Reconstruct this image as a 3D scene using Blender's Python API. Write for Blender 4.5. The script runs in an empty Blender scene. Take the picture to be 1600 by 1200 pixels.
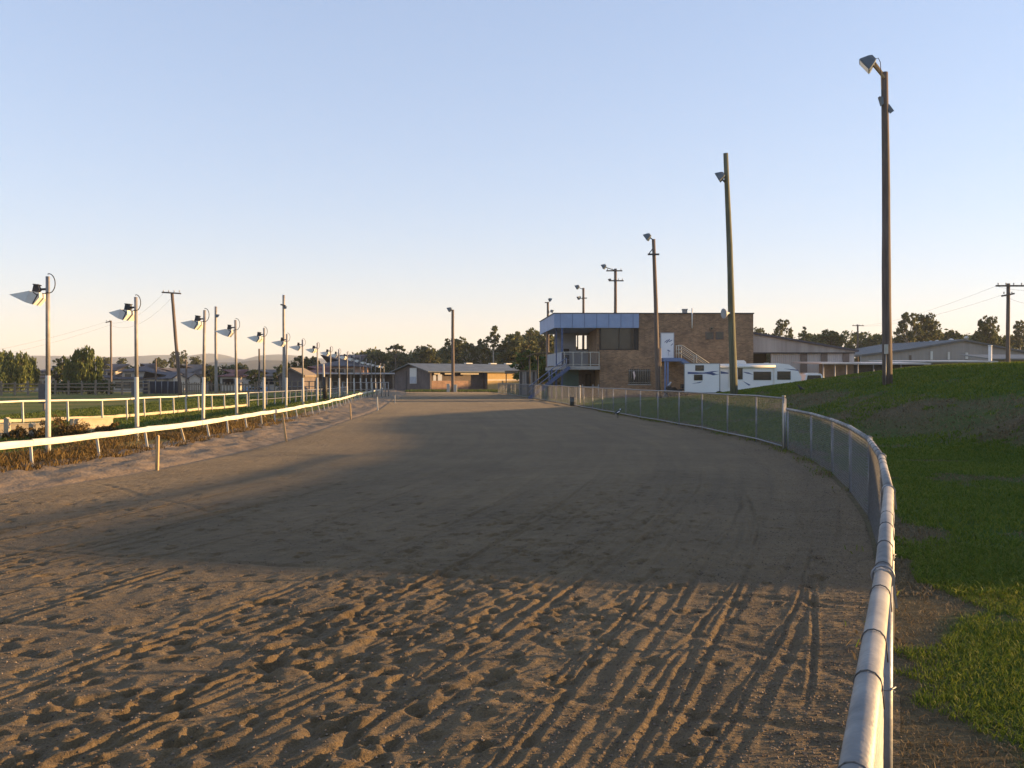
import bpy, math, random
import numpy as np
from mathutils import Vector, Matrix
R = math.radians
random.seed(7)
scene = bpy.context.scene
COL = scene.collection
EYE, FPX, HOR = 1.6, 1500.0, 592.0
HAZE_D = .0002

def W(px, py, d):                       # a photo pixel at a known distance -> world point
    return Vector(((px-800)/FPX*d, d, EYE-(py-HOR)/FPX*d))
def DG(py): return EYE*FPX/(py-HOR)     # ground distance of a photo row
def lerp(a, b, t): return a+(b-a)*t

# ------------------------------------------------------------------ materials
MATS = {}
def nodes_of(name):
    m = bpy.data.materials.new(name); m.use_nodes = True
    nt = m.node_tree; b = nt.nodes['Principled BSDF']
    return m, nt, b
def N(nt, typ, **kw):
    n = nt.nodes.new(typ)
    for k, v in kw.items():
        if k.startswith('i_'):
            key = k[2:]
            n.inputs[int(key) if key.isdigit() else key.replace('_', ' ')].default_value = v
        else: setattr(n, k, v)
    return n
def ramp(nt, stops, fac=None):
    n = nt.nodes.new('ShaderNodeValToRGB')
    e = n.color_ramp.elements
    while len(e) < len(stops): e.new(0.5)
    for i, (p, c) in enumerate(stops):
        e[i].position = p; e[i].color = (*c, 1) if len(c) == 3 else c
    if fac is not None: nt.links.new(fac, n.inputs[0])
    return n
def mat(name, c1, c2=None, rough=.75, scale=3.0, metal=0.0, bump=.15, bscale=40.0, stretch=None, detail=6.0, spec=.4, lo=.35, hi=.7):
    if name in MATS: return MATS[name]
    m, nt, b = nodes_of(name); L = nt.links
    c2 = c2 or tuple(x*.8 for x in c1)
    geo = N(nt, 'ShaderNodeTexCoord')
    vec = geo.outputs['Object']
    if stretch:
        mp = N(nt, 'ShaderNodeMapping'); mp.inputs['Scale'].default_value = stretch
        L.new(vec, mp.inputs['Vector']); vec = mp.outputs['Vector']
    n = N(nt, 'ShaderNodeTexNoise', i_Scale=scale, i_Detail=detail, i_Roughness=.65); L.new(vec, n.inputs['Vector'])
    r = ramp(nt, [(lo, c1), (hi, c2)], n.outputs['Fac'])
    L.new(r.outputs['Color'], b.inputs['Base Color'])
    b.inputs['Roughness'].default_value = rough; b.inputs['Metallic'].default_value = metal
    b.inputs['Specular IOR Level'].default_value = spec
    if bump:
        n2 = N(nt, 'ShaderNodeTexNoise', i_Scale=bscale, i_Detail=4.0); L.new(vec, n2.inputs['Vector'])
        bp = N(nt, 'ShaderNodeBump', i_Strength=bump, i_Distance=.02); L.new(n2.outputs['Fac'], bp.inputs['Height'])
        L.new(bp.outputs['Normal'], b.inputs['Normal'])
    MATS[name] = m; return m
def corrugated(name, c1, c2, axis=0, pitch=.2, rough=.5, metal=.2):
    m = mat(name, c1, c2, rough, .9, metal, 0, stretch=(1, 1, .05))
    nt = m.node_tree; L = nt.links; b = nt.nodes['Principled BSDF']
    tc = N(nt, 'ShaderNodeTexCoord'); sp = N(nt, 'ShaderNodeSeparateXYZ'); L.new(tc.outputs['Object'], sp.inputs[0])
    ma = N(nt, 'ShaderNodeMath', operation='MULTIPLY'); ma.inputs[1].default_value = 2*math.pi/pitch
    L.new(sp.outputs[axis], ma.inputs[0]); s = N(nt, 'ShaderNodeMath', operation='SINE'); L.new(ma.outputs[0], s.inputs[0])
    bp = N(nt, 'ShaderNodeBump', i_Strength=.6, i_Distance=.03); L.new(s.outputs[0], bp.inputs['Height']); L.new(bp.outputs['Normal'], b.inputs['Normal'])
    return m
def brick(name, c1, c2, mortar, axes=(0, 2)):
    m, nt, b = nodes_of(name); L = nt.links
    tc = N(nt, 'ShaderNodeTexCoord'); sp = N(nt, 'ShaderNodeSeparateXYZ'); L.new(tc.outputs['Object'], sp.inputs[0])
    cb = N(nt, 'ShaderNodeCombineXYZ')
    ad = N(nt, 'ShaderNodeMath', operation='ADD'); L.new(sp.outputs[0], ad.inputs[0]); L.new(sp.outputs[1], ad.inputs[1])
    L.new(ad.outputs[0], cb.inputs[0]); L.new(sp.outputs[2], cb.inputs[1])
    bk = N(nt, 'ShaderNodeTexBrick', i_Scale=1.0); bk.inputs['Brick Width'].default_value = .26; bk.inputs['Row Height'].default_value = .095
    bk.inputs['Mortar Size'].default_value = .012; bk.inputs['Color1'].default_value = (*c1, 1); bk.inputs['Color2'].default_value = (*c2, 1); bk.inputs['Mortar'].default_value = (*mortar, 1)
    L.new(cb.outputs[0], bk.inputs['Vector'])
    n = N(nt, 'ShaderNodeTexNoise', i_Scale=.7, i_Detail=8.0, i_Roughness=.75); L.new(tc.outputs['Object'], n.inputs['Vector'])
    r = ramp(nt, [(.3, (.50, .50, .52)), (.7, (1.2, 1.15, 1.08))], n.outputs['Fac'])
    mx = N(nt, 'ShaderNodeMix', data_type='RGBA', blend_type='MULTIPLY'); mx.inputs[0].default_value = 1
    L.new(bk.outputs['Color'], mx.inputs[6]); L.new(r.outputs['Color'], mx.inputs[7]); L.new(mx.outputs[2], b.inputs['Base Color'])
    b.inputs['Roughness'].default_value = .9
    MATS[name] = m; return m
def leaf_mat(name, stops, trans=.25):
    m, nt, b = nodes_of(name); L = nt.links
    g = N(nt, 'ShaderNodeNewGeometry')
    tc = N(nt, 'ShaderNodeTexCoord'); n = N(nt, 'ShaderNodeTexNoise', i_Scale=.45, i_Detail=3.0); L.new(tc.outputs['Object'], n.inputs['Vector'])
    a = N(nt, 'ShaderNodeMath', operation='MULTIPLY_ADD'); a.inputs[1].default_value = .55; L.new(g.outputs['Random Per Island'], a.inputs[0])
    s = N(nt, 'ShaderNodeMath', operation='MULTIPLY'); s.inputs[1].default_value = .45; L.new(n.outputs['Fac'], s.inputs[0]); L.new(s.outputs[0], a.inputs[2])
    r = ramp(nt, stops, a.outputs[0]); L.new(r.outputs['Color'], b.inputs['Base Color'])
    b.inputs['Roughness'].default_value = .7; b.inputs['Specular IOR Level'].default_value = .2
    tr = N(nt, 'ShaderNodeBsdfTranslucent'); L.new(r.outputs['Color'], tr.inputs['Color'])
    mx = N(nt, 'ShaderNodeMixShader'); mx.inputs[0].default_value = trans
    L.new(b.outputs[0], mx.inputs[1]); L.new(tr.outputs[0], mx.inputs[2]); L.new(mx.outputs[0], nt.nodes['Material Output'].inputs['Surface'])
    MATS[name] = m; return m

M_wood = mat('weathered_pole_wood', (.16, .125, .105), (.075, .06, .052), .9, 2.2, bump=.5, bscale=25, stretch=(5, 5, .35))
M_wood2 = mat('greenish_pole_wood', (.15, .15, .10), (.07, .075, .05), .9, 2.2, bump=.5, bscale=25, stretch=(5, 5, .35))
M_galv = mat('galvanised_steel', (.33, .32, .30), (.17, .168, .165), .58, 7, .5, .12, 60, spec=.4, lo=.3, hi=.72)
M_galv_post = mat('galvanised_post', (.28, .285, .30), (.19, .195, .21), .5, 9, .5, .1)
M_wire = mat('fence_wire', (.30, .30, .31), (.19, .19, .20), .5, 20, .4, 0)
M_tie = mat('tie_wire_steel', (.15, .145, .14), (.09, .09, .085), .6, 20, .6, 0)
M_white = mat('white_paint', (.50, .48, .42), (.39, .365, .30), .6, 4, bump=.1)
M_whiteb = mat('white_board_paint', (.66, .63, .52), (.52, .48, .36), .6, 2.5, bump=.12, lo=.42, hi=.8)
M_lampbody = mat('lamp_housing_paint', (.66, .65, .60), (.56, .55, .52), .45, 5, bump=.05)
M_greypost = mat('grey_lamp_post', (.30, .28, .26), (.20, .19, .18), .6, 5, .2, .1)
M_dark = mat('dark_metal', (.05, .055, .06), (.03, .03, .035), .6, 6, .3, .1)
M_lampgrey = mat('floodlight_grey', (.14, .17, .20), (.09, .11, .13), .5, 4, .3, .1)
M_timber = mat('raw_timber', (.42, .30, .16), (.28, .19, .10), .85, 5, bump=.3, stretch=(4, 4, .6))
M_palet = mat('pale_old_timber', (.25, .20, .145), (.13, .105, .075), .9, 4, bump=.3)
M_cream = mat('cream_render', (.44, .38, .27), (.33, .27, .18), .9, 3, bump=.3)
M_blue = mat('blue_fascia', (.27, .36, .55), (.21, .29, .46), .55, .8, .0, .05)
M_bluest = mat('blue_steel', (.06, .10, .21), (.04, .07, .16), .55, 3)
M_brick = brick('brown_brick', (.35, .215, .125), (.20, .12, .072), (.27, .22, .165))
M_brickred = brick('red_brick', (.33, .18, .11), (.25, .13, .08), (.33, .27, .21))
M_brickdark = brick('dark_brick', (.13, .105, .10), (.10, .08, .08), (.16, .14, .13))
M_conc = mat('concrete', (.36, .35, .33), (.25, .24, .23), .9, 3, bump=.2)
M_glass = mat('dark_glass', (.025, .028, .03), (.018, .02, .022), .12, 2, 0, 0, spec=.6)
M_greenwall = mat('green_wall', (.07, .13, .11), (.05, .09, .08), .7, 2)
M_palewall = mat('pale_wall', (.44, .46, .50), (.34, .36, .40), .8, 2)
M_black = mat('black_trim', (.02, .02, .02), (.012, .012, .012), .6, 4)
M_shed = corrugated('shed_cladding', (.44, .42, .40), (.22, .205, .195))
M_shedlow = corrugated('shed_lower_cladding', (.46, .45, .44), (.34, .33, .33))
M_shedroof = corrugated('shed_roof', (.16, .175, .17), (.10, .11, .11), 1, .2, .6, 0.0)
M_greyshed = corrugated('grey_shed_wall', (.30, .285, .27), (.24, .23, .22))
M_awnroof = mat('flat_metal_roof', (.46, .46, .47), (.36, .36, .37), .6, 1.2)
M_rooftile = mat('dark_roof_tiles', (.085, .085, .10), (.055, .055, .065), .85, 3, bump=.5, bscale=12)
M_roofred = mat('red_roof_tiles', (.22, .09, .075), (.14, .06, .05), .85, 3, bump=.5, bscale=12)
M_roofbrown = mat('brown_roof_sheets', (.16, .13, .11), (.10, .08, .07), .8, 2, bump=.3)
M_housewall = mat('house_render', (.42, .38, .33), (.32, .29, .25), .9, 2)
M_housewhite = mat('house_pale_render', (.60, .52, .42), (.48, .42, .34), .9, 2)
M_ochre = mat('ochre_cladding', (.46, .31, .13), (.37, .25, .10), .8, 1.5)
M_van = mat('caravan_white', (.72, .74, .77), (.66, .68, .71), .3, .8, 0, 0, spec=.5)
M_decal = mat('caravan_blue_decal', (.06, .10, .24), (.05, .08, .2), .4, 3, 0, 0)
M_rubber = mat('tyre_rubber', (.025, .025, .025), (.018, .018, .018), .9, 8)
M_bark = mat('tree_bark', (.16, .13, .10), (.08, .065, .05), .95, 3, bump=.5, stretch=(3, 3, .5))
M_barkpale = mat('pale_gum_bark', (.50, .46, .40), (.30, .27, .24), .9, 3, bump=.3, stretch=(3, 3, .5))
M_leafgum = leaf_mat('gum_leaves', [(.15, (.05, .062, .026)), (.5, (.095, .108, .040)), (.85, (.17, .16, .06))])
M_leafdark = leaf_mat('dark_leaves', [(.15, (.03, .045, .018)), (.5, (.055, .078, .026)), (.85, (.11, .12, .036))])
M_leafwil = leaf_mat('willow_leaves', [(.15, (.045, .065, .018)), (.5, (.09, .115, .03)), (.85, (.16, .165, .045))])
M_leafbright = leaf_mat('bright_bush_leaves', [(.15, (.03, .06, .015)), (.5, (.06, .11, .02)), (.85, (.15, .18, .04))])
M_grassb = leaf_mat('grass_blades', [(.15, (.056, .096, .008)), (.5, (.105, .150, .015)), (.8, (.18, .19, .026)), (.95, (.28, .21, .055))], .3)
M_drygrass = leaf_mat('dry_grass_blades', [(.15, (.09, .065, .035)), (.5, (.16, .115, .06)), (.85, (.26, .19, .10))], .2)
M_weed = leaf_mat('dry_weed_stems', [(.15, (.050, .034, .012)), (.45, (.11, .068, .022)), (.72, (.16, .105, .03)), (.92, (.26, .17, .06))], .2)

# ------------------------------------------------------------------ mesh building
class MB:
    def __init__(s): s.v = []; s.f = []; s.mi = []; s.cur = 0; s.smooth = []
    def add(s, vs, fs, smooth=False):
        o = len(s.v); s.v.extend([tuple(p) for p in vs])
        for f in fs: s.f.append(tuple(i+o for i in f)); s.mi.append(s.cur); s.smooth.append(smooth)
        return s
    def box(s, x0, x1, y0, y1, z0, z1):
        return s.add([(x0,y0,z0),(x1,y0,z0),(x1,y1,z0),(x0,y1,z0),(x0,y0,z1),(x1,y0,z1),(x1,y1,z1),(x0,y1,z1)],
                     [(0,3,2,1),(4,5,6,7),(0,1,5,4),(1,2,6,5),(2,3,7,6),(3,0,4,7)])
    def cbox(s, c, sz): return s.box(c[0]-sz[0]/2, c[0]+sz[0]/2, c[1]-sz[1]/2, c[1]+sz[1]/2, c[2]-sz[2]/2, c[2]+sz[2]/2)
    def bar(s, a, b, w, h=None):                                     # rectangular bar between two points (w across, h up)
        a, b = Vector(a), Vector(b); h = h or w
        d = (b-a).normalized(); up = Vector((0,0,1)) if abs(d.z) < .95 else Vector((0,1,0))
        sx = d.cross(up).normalized()*w/2; sz = sx.cross(d).normalized()*h/2
        vs = [p+q for p in (a, b) for q in (-sx-sz, sx-sz, sx+sz, -sx+sz)]
        return s.add(vs, [(0,1,2,3),(7,6,5,4),(0,4,5,1),(1,5,6,2),(2,6,7,3),(3,7,4,0)])
    def tube(s, pts, r, n=8, cap=True):
        pts = [Vector(p) for p in pts]; rs = r if isinstance(r, (list, tuple)) else [r]*len(pts)
        vs = []; ref = None
        for i, p in enumerate(pts):
            d = (pts[min(i+1, len(pts)-1)]-pts[max(i-1, 0)]).normalized()
            if ref is None: ref = Vector((0,1,0)) if abs(d.y) < .9 else Vector((1,0,0))
            u = (ref-d*ref.dot(d)).normalized(); w = d.cross(u); ref = u
            for k in range(n):
                a = 2*math.pi*k/n; vs.append(p+(u*math.cos(a)+w*math.sin(a))*rs[i])
        fs = [(i*n+k, i*n+(k+1)%n, (i+1)*n+(k+1)%n, (i+1)*n+k) for i in range(len(pts)-1) for k in range(n)]
        s.add(vs, fs, True)
        if cap:
            o = len(s.v)-len(vs)
            s.f.append(tuple(o+k for k in range(n))[::-1]); s.mi.append(s.cur); s.smooth.append(False)
            s.f.append(tuple(o+(len(pts)-1)*n+k for k in range(n))); s.mi.append(s.cur); s.smooth.append(False)
        return s
    def prism(s, poly, y0, y1, axis='y'):                             # polygon in (x,z) [axis y] or (y,z) [axis x] or (x,y) [axis z]
        n = len(poly)
        def P(a, b, t): return (a, t, b) if axis == 'y' else ((t, a, b) if axis == 'x' else (a, b, t))
        vs = [P(a, b, y0) for a, b in poly]+[P(a, b, y1) for a, b in poly]
        fs = [tuple(range(n)), tuple(range(2*n-1, n-1, -1))]+[(i, n+i, n+(i+1) % n, (i+1) % n) for i in range(n)]
        return s.add(vs, fs)
    def quad(s, *p): return s.add(p, [tuple(range(len(p)))])
    def build(s, name, mats, parent=None, loc=None, shift=None):
        me = bpy.data.meshes.new(name)
        vs = s.v if shift is None else [(a-shift[0], b-shift[1], c-shift[2]) for a, b, c in s.v]
        me.from_pydata(vs, [], s.f)
        if not isinstance(mats, (list, tuple)): mats = [mats]
        for m in mats: me.materials.append(m)
        me.polygons.foreach_set('material_index', s.mi); me.polygons.foreach_set('use_smooth', s.smooth)
        import bmesh
        bm = bmesh.new(); bm.from_mesh(me); bmesh.ops.recalc_face_normals(bm, faces=bm.faces); bm.to_mesh(me); bm.free()
        o = bpy.data.objects.new(name, me); COL.objects.link(o)
        if parent: o.parent = parent
        if loc: o.location = loc
        return o
def np_mesh(name, V, F, mats, parent=None, smooth=True, mi=None):     # F: (n,3|4) index array
    me = bpy.data.meshes.new(name); V = np.asarray(V, dtype=np.float32); F = np.asarray(F, dtype=np.int32); k = F.shape[1]
    me.vertices.add(len(V)); me.vertices.foreach_set('co', V.ravel())
    me.loops.add(F.size); me.loops.foreach_set('vertex_index', F.ravel())
    me.polygons.add(len(F)); me.polygons.foreach_set('loop_start', np.arange(0, F.size, k, dtype=np.int32))
    me.polygons.foreach_set('use_smooth', np.full(len(F), smooth))
    for m in (mats if isinstance(mats, (list, tuple)) else [mats]): me.materials.append(m)
    if mi is not None: me.polygons.foreach_set('material_index', np.asarray(mi, dtype=np.int32))
    me.update(calc_edges=True); me.validate()
    o = bpy.data.objects.new(name, me); COL.objects.link(o)
    if parent: o.parent = parent
    return o
def tag(o, label=None, cat=None, group=None, kind=None):
    if label: o['label'] = label
    if cat: o['category'] = cat
    if group: o['group'] = group
    if kind: o['kind'] = kind
    return o
def thing(name, label, cat, loc=(0,0,0), rz=0, group=None):
    o = bpy.data.objects.new(name, None); COL.objects.link(o); o.location = loc; o.rotation_euler = (0,0,rz); o.empty_display_size = .1
    return tag(o, label, cat, group)
KIDS = {}
def copy_thing(root, loc, rz, label, kids, scale=None):
    r = root.copy(); COL.objects.link(r); r.location = loc; r.rotation_euler = (0,0,rz); r['label'] = label
    if scale: r.scale = scale
    for ch, subs in kids:
        c = ch.copy(); COL.objects.link(c); c.parent = r
        for g in subs:
            d = g.copy(); COL.objects.link(d); d.parent = c
    return r

# ------------------------------------------------------------------ numpy noise
def vnoise(x, y, seed):
    xi = np.floor(x).astype(np.int64); yi = np.floor(y).astype(np.int64); fx = x-xi; fy = y-yi
    fx = fx*fx*(3-2*fx); fy = fy*fy*(3-2*fy)
    def h(a, b):
        n = (a*374761393+b*668265263+seed*982451653) & 0x7fffffff
        n = ((n ^ (n >> 13))*1274126177) & 0x7fffffff
        return ((n ^ (n >> 16)) & 0xffff)/65535.0
    a = h(xi, yi); b = h(xi+1, yi); c = h(xi, yi+1); d = h(xi+1, yi+1)
    return (a*(1-fx)+b*fx)*(1-fy)+(c*(1-fx)+d*fx)*fy-.5
def fbm(x, y, seed, octv=4, gain=.5):
    t = 0; a = 1.0
    for k in range(octv): t = t+a*vnoise(x*2**k, y*2**k, seed+k*17); a *= gain
    return t
def sstep(a, b, t):
    t = np.clip((t-a)/(b-a), 0, 1); return t*t*(3-2*t)

# ------------------------------------------------------------------ plan curves (x as a function of y)
OY = np.array([-30,-14,-6,-2,0,1.68,3.31,5.73,7.97,10.4,13.4,16.2,21.3,30,38,57,75,92,104,125,150.])
OX = np.array([-17,-7.2,-3.0,-1.05,-.12,.61,1.28,2.25,3.08,3.9,4.72,5.38,6.13,6.0,5.25,3.6,1.9,0.1,-1.2,-4.0,-8])
IY = np.array([-30,-14,-6,0,6,13.1,16.8,20,24.5,30,37.5,48,60,72,92,114,135,150.])
IX = np.array([-42,-26,-19,-14.2,-10.2,-7.1,-6.25,-5.95,-5.8,-5.95,-6.3,-6.75,-7.8,-9.0,-10.4,-12.6,-16,-19])
RY = np.array([-8,0,6,12,16.2,17.9,20,22,27.6,33,38.7,48,60,72,92,108,125])
RX = np.array([-22,-16,-12.2,-9.4,-8.35,-8.1,-7.9,-7.82,-7.95,-8.12,-8.4,-9.1,-10.2,-11.4,-13.0,-14.6,-17])
def smooth_interp(yy, Y, X):                                          # Catmull-Rom style interpolation
    m = np.gradient(X, Y); yy = np.asarray(yy, dtype=float)
    i = np.clip(np.searchsorted(Y, yy)-1, 0, len(Y)-2); h = Y[i+1]-Y[i]; t = np.clip((yy-Y[i])/h, 0, 1)
    return (2*t**3-3*t**2+1)*X[i]+(t**3-2*t**2+t)*h*m[i]+(-2*t**3+3*t**2)*X[i+1]+(t**3-t**2)*h*m[i+1]
def xo(y): return smooth_interp(y, OY, OX)
def xi_(y): return smooth_interp(y, IY, IX)
def xr(y): return smooth_interp(y, RY, RX)
def bank_z(x, y):                                                     # height of the grass bank outside the outer fence
    s = x-xo(y)
    amp = 2.2*sstep(4.6, 12.6, y)*(1-.93*sstep(40, 74, y))
    t = np.clip((s-3.0)/11.5, 0, 1)
    z = amp*(1-(1-t)**1.45)*sstep(0, .22, t)
    z = z*(1-.8*sstep(34, 60, s))+(.035*fbm(x*.9, y*.9, 5, 3)+.05*fbm(x*.25, y*.25, 8, 2))*sstep(.3, 1.5, s)
    return z

# ------------------------------------------------------------------ world, sun, camera
SUN_EL, SUN_AZ = R(5.3), R(8.0)                                       # low sun from the right, a touch ahead of the picture plane
S = Vector((math.cos(SUN_EL)*math.cos(SUN_AZ), math.cos(SUN_EL)*math.sin(SUN_AZ), math.sin(SUN_EL)))
w = bpy.data.worlds.new('World'); scene.world = w; w.use_nodes = True
nt = w.node_tree; bg = nt.nodes['Background']
sky = N(nt, 'ShaderNodeTexSky', sky_type='NISHITA', sun_disc=False, sun_elevation=SUN_EL, sun_rotation=math.pi/2-SUN_AZ, air_density=1.0, dust_density=.2, ozone_density=3.0, altitude=100)
gm = N(nt, 'ShaderNodeGamma', i_Gamma=.55); nt.links.new(sky.outputs[0], gm.inputs['Color'])   # the camera's soft tone curve for the bright evening sky
tn = N(nt, 'ShaderNodeMix', data_type='RGBA', blend_type='MULTIPLY'); tn.inputs[0].default_value = 1; tn.inputs[7].default_value = (1.045, .96, 1.075, 1)
nt.links.new(gm.outputs[0], tn.inputs[6]); nt.links.new(tn.outputs[2], bg.inputs[0]); bg.inputs[1].default_value = .135
sl = bpy.data.lights.new('sun', 'SUN'); sl.energy = 4.7; sl.angle = R(.5); sl.color = (1.0, .61, .25)
so = bpy.data.objects.new('sun', sl); COL.objects.link(so); so.rotation_euler = (-S).to_track_quat('-Z', 'Y').to_euler(); so.location = (60, 0, 40)
cam = bpy.data.cameras.new('camera'); cam.sensor_width = 36; cam.lens = FPX/1600*36; cam.clip_end = 20000; cam.clip_start = .05
co = bpy.data.objects.new('camera', cam); COL.objects.link(co); co.location = (0, 0, EYE)
co.rotation_euler = (R(90)-math.atan(8/FPX), 0, 0); scene.camera = co
scene.view_settings.view_transform = 'Standard'; scene.view_settings.look = 'None'; scene.view_settings.gamma = 1
scene.view_settings.exposure = 2.12

# ------------------------------------------------------------------ ground materials
def sand_material():
    m, nt, b = nodes_of('track_sand'); L = nt.links
    tc = N(nt, 'ShaderNodeTexCoord'); P = tc.outputs['Object']
    n1 = N(nt, 'ShaderNodeTexNoise', i_Scale=.5, i_Detail=7.0, i_Roughness=.6); L.new(P, n1.inputs['Vector'])
    n2 = N(nt, 'ShaderNodeTexNoise', i_Scale=110.0, i_Detail=3.0, i_Roughness=.7); L.new(P, n2.inputs['Vector'])
    n3 = N(nt, 'ShaderNodeTexNoise', i_Scale=6.0, i_Detail=6.0, i_Roughness=.7); L.new(P, n3.inputs['Vector'])
    r1 = ramp(nt, [(.3, (.104, .073, .037)), (.7, (.150, .106, .055))], n1.outputs['Fac'])
    r2 = ramp(nt, [(.28, (.55, .55, .57)), (.5, (1, 1, 1)), (.75, (1.35, 1.32, 1.28))], n2.outputs['Fac'])
    r3 = ramp(nt, [(.35, (.86, .86, .87)), (.65, (1.1, 1.1, 1.08))], n3.outputs['Fac'])
    a = N(nt, 'ShaderNodeMix', data_type='RGBA', blend_type='MULTIPLY'); a.inputs[0].default_value = 1
    c = N(nt, 'ShaderNodeMix', data_type='RGBA', blend_type='MULTIPLY'); c.inputs[0].default_value = 1
    L.new(r1.outputs[0], a.inputs[6]); L.new(r2.outputs[0], a.inputs[7]); L.new(a.outputs[2], c.inputs[6]); L.new(r3.outputs[0], c.inputs[7])
    L.new(c.outputs[2], b.inputs['Base Color']); b.inputs['Roughness'].default_value = .95; b.inputs['Specular IOR Level'].default_value = .15
    b.inputs['Sheen Weight'].default_value = .09; b.inputs['Sheen Roughness'].default_value = .32; b.inputs['Sheen Tint'].default_value = (1, .90, .78, 1)   # dusty surface, paler at a grazing view
    at = N(nt, 'ShaderNodeAttribute', attribute_name='bend'); mpb = N(nt, 'ShaderNodeMapping'); mpb.inputs['Scale'].default_value = (2.6, .10, 1); L.new(at.outputs['Vector'], mpb.inputs['Vector'])
    n4 = N(nt, 'ShaderNodeTexNoise', i_Scale=1.0, i_Detail=7.0, i_Roughness=.72); L.new(mpb.outputs[0], n4.inputs['Vector'])
    r4 = ramp(nt, [(.32, (.80, .80, .82)), (.68, (1.16, 1.15, 1.12))], n4.outputs['Fac'])
    e = N(nt, 'ShaderNodeMix', data_type='RGBA', blend_type='MULTIPLY'); e.inputs[0].default_value = 1; L.new(c.outputs[2], e.inputs[6]); L.new(r4.outputs[0], e.inputs[7]); L.new(e.outputs[2], b.inputs['Base Color'])
    # relief: grains close by, harrowed lumps further off
    bg_ = N(nt, 'ShaderNodeTexNoise', i_Scale=70.0, i_Detail=4.0, i_Roughness=.7); L.new(P, bg_.inputs['Vector'])
    b1 = N(nt, 'ShaderNodeBump', i_Strength=.75, i_Distance=.014); L.new(bg_.outputs['Fac'], b1.inputs['Height'])
    mp = N(nt, 'ShaderNodeMapping'); mp.inputs['Scale'].default_value = (3.2, 2.0, 1); mp.inputs['Rotation'].default_value = (0, 0, R(-12)); L.new(P, mp.inputs['Vector'])
    bl = N(nt, 'ShaderNodeTexNoise', i_Scale=1.6, i_Detail=6.0, i_Roughness=.62); L.new(mp.outputs[0], bl.inputs['Vector'])
    b2 = N(nt, 'ShaderNodeBump', i_Strength=.55, i_Distance=.07); L.new(bl.outputs['Fac'], b2.inputs['Height']); L.new(b1.outputs[0], b2.inputs['Normal'])
    b3 = N(nt, 'ShaderNodeBump', i_Strength=.35, i_Distance=.05); L.new(n4.outputs['Fac'], b3.inputs['Height']); L.new(b2.outputs[0], b3.inputs['Normal']); L.new(b3.outputs[0], b.inputs['Normal'])
    return m
def grass_material(name, greens, dry, drylo, dryhi, scale=.35, stripe=False):
    m, nt, b = nodes_of(name); L = nt.links
    tc = N(nt, 'ShaderNodeTexCoord'); P = tc.outputs['Object']
    n1 = N(nt, 'ShaderNodeTexNoise', i_Scale=scale, i_Detail=8.0, i_Roughness=.65); L.new(P, n1.inputs['Vector'])
    n2 = N(nt, 'ShaderNodeTexNoise', i_Scale=9.0, i_Detail=6.0, i_Roughness=.75); L.new(P, n2.inputs['Vector'])
    g = ramp(nt, [(.3, greens[0]), (.7, greens[1])], n2.outputs['Fac'])
    at = N(nt, 'ShaderNodeAttribute', attribute_name='bare'); 
    ad = N(nt, 'ShaderNodeMath', operation='ADD'); L.new(n1.outputs['Fac'], ad.inputs[0]); L.new(at.outputs['Fac'], ad.inputs[1])
    k = ramp(nt, [(drylo, (0, 0, 0)), (dryhi, (1, 1, 1))], ad.outputs[0])
    d = ramp(nt, [(.3, dry[0]), (.7, dry[1])], n2.outputs['Fac'])
    mx = N(nt, 'ShaderNodeMix', data_type='RGBA'); L.new(k.outputs[0], mx.inputs[0]); L.new(g.outputs[0], mx.inputs[6]); L.new(d.outputs[0], mx.inputs[7])
    L.new(mx.outputs[2], b.inputs['Base Color']); b.inputs['Roughness'].default_value = .95; b.inputs['Specular IOR Level'].default_value = .1
    bn = N(nt, 'ShaderNodeTexNoise', i_Scale=14.0, i_Detail=5.0, i_Roughness=.8); L.new(P, bn.inputs['Vector'])
    bp = N(nt, 'ShaderNodeBump', i_Strength=.8, i_Distance=.06); L.new(bn.outputs['Fac'], bp.inputs['Height']); L.new(bp.outputs[0], b.inputs['Normal'])
    return m
M_sand = sand_material()
M_bankgrass = grass_material('bank_grass', ((.034, .068, .010), (.070, .115, .018)), ((.070, .056, .030), (.15, .12, .065)), .46, .74)
M_infield = grass_material('infield_grass', ((.065, .095, .014), (.12, .14, .026)), ((.19, .15, .045), (.25, .19, .065)), .46, .68, .12)
M_earth = mat('dry_earth', (.16, .12, .08), (.10, .075, .05), .95, 2.5, bump=.6, bscale=18)
M_edge = mat('sandy_edge', (.26, .183, .105), (.135, .095, .055), .95, 2.2, bump=.9, bscale=16, lo=.32, hi=.66)
M_farground = grass_material('far_grass', ((.05, .07, .018), (.08, .10, .026)), ((.13, .105, .045), (.17, .14, .06)), .45, .66, .03)

# ------------------------------------------------------------------ ground sheet to the horizon
gx = np.concatenate([-np.geomspace(4500, 60, 26), np.linspace(-50, 80, 27), np.geomspace(95, 4500, 24)])
gy = np.concatenate([[-400, -120, -60, -30], np.linspace(-15, 260, 56), np.geomspace(285, 4800, 26)])
GX, GY = np.meshgrid(gx, gy)
GZ = -.12 - 2.2*sstep(118, 165, GY)*sstep(8, 22, -GX+0*GY-(GY-118)*.02) 
V = np.stack([GX, GY, GZ], -1).reshape(-1, 3); nx = len(gx); ny = len(gy)
def grid_faces(ny, nx):
    i = np.arange((ny-1)*(nx-1)); r = i//(nx-1); c = i % (nx-1); a = r*nx+c
    return np.stack([a, a+1, a+nx+1, a+nx], -1)
tag(np_mesh('ground', V, grid_faces(ny, nx), M_farground), kind='structure')

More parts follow.
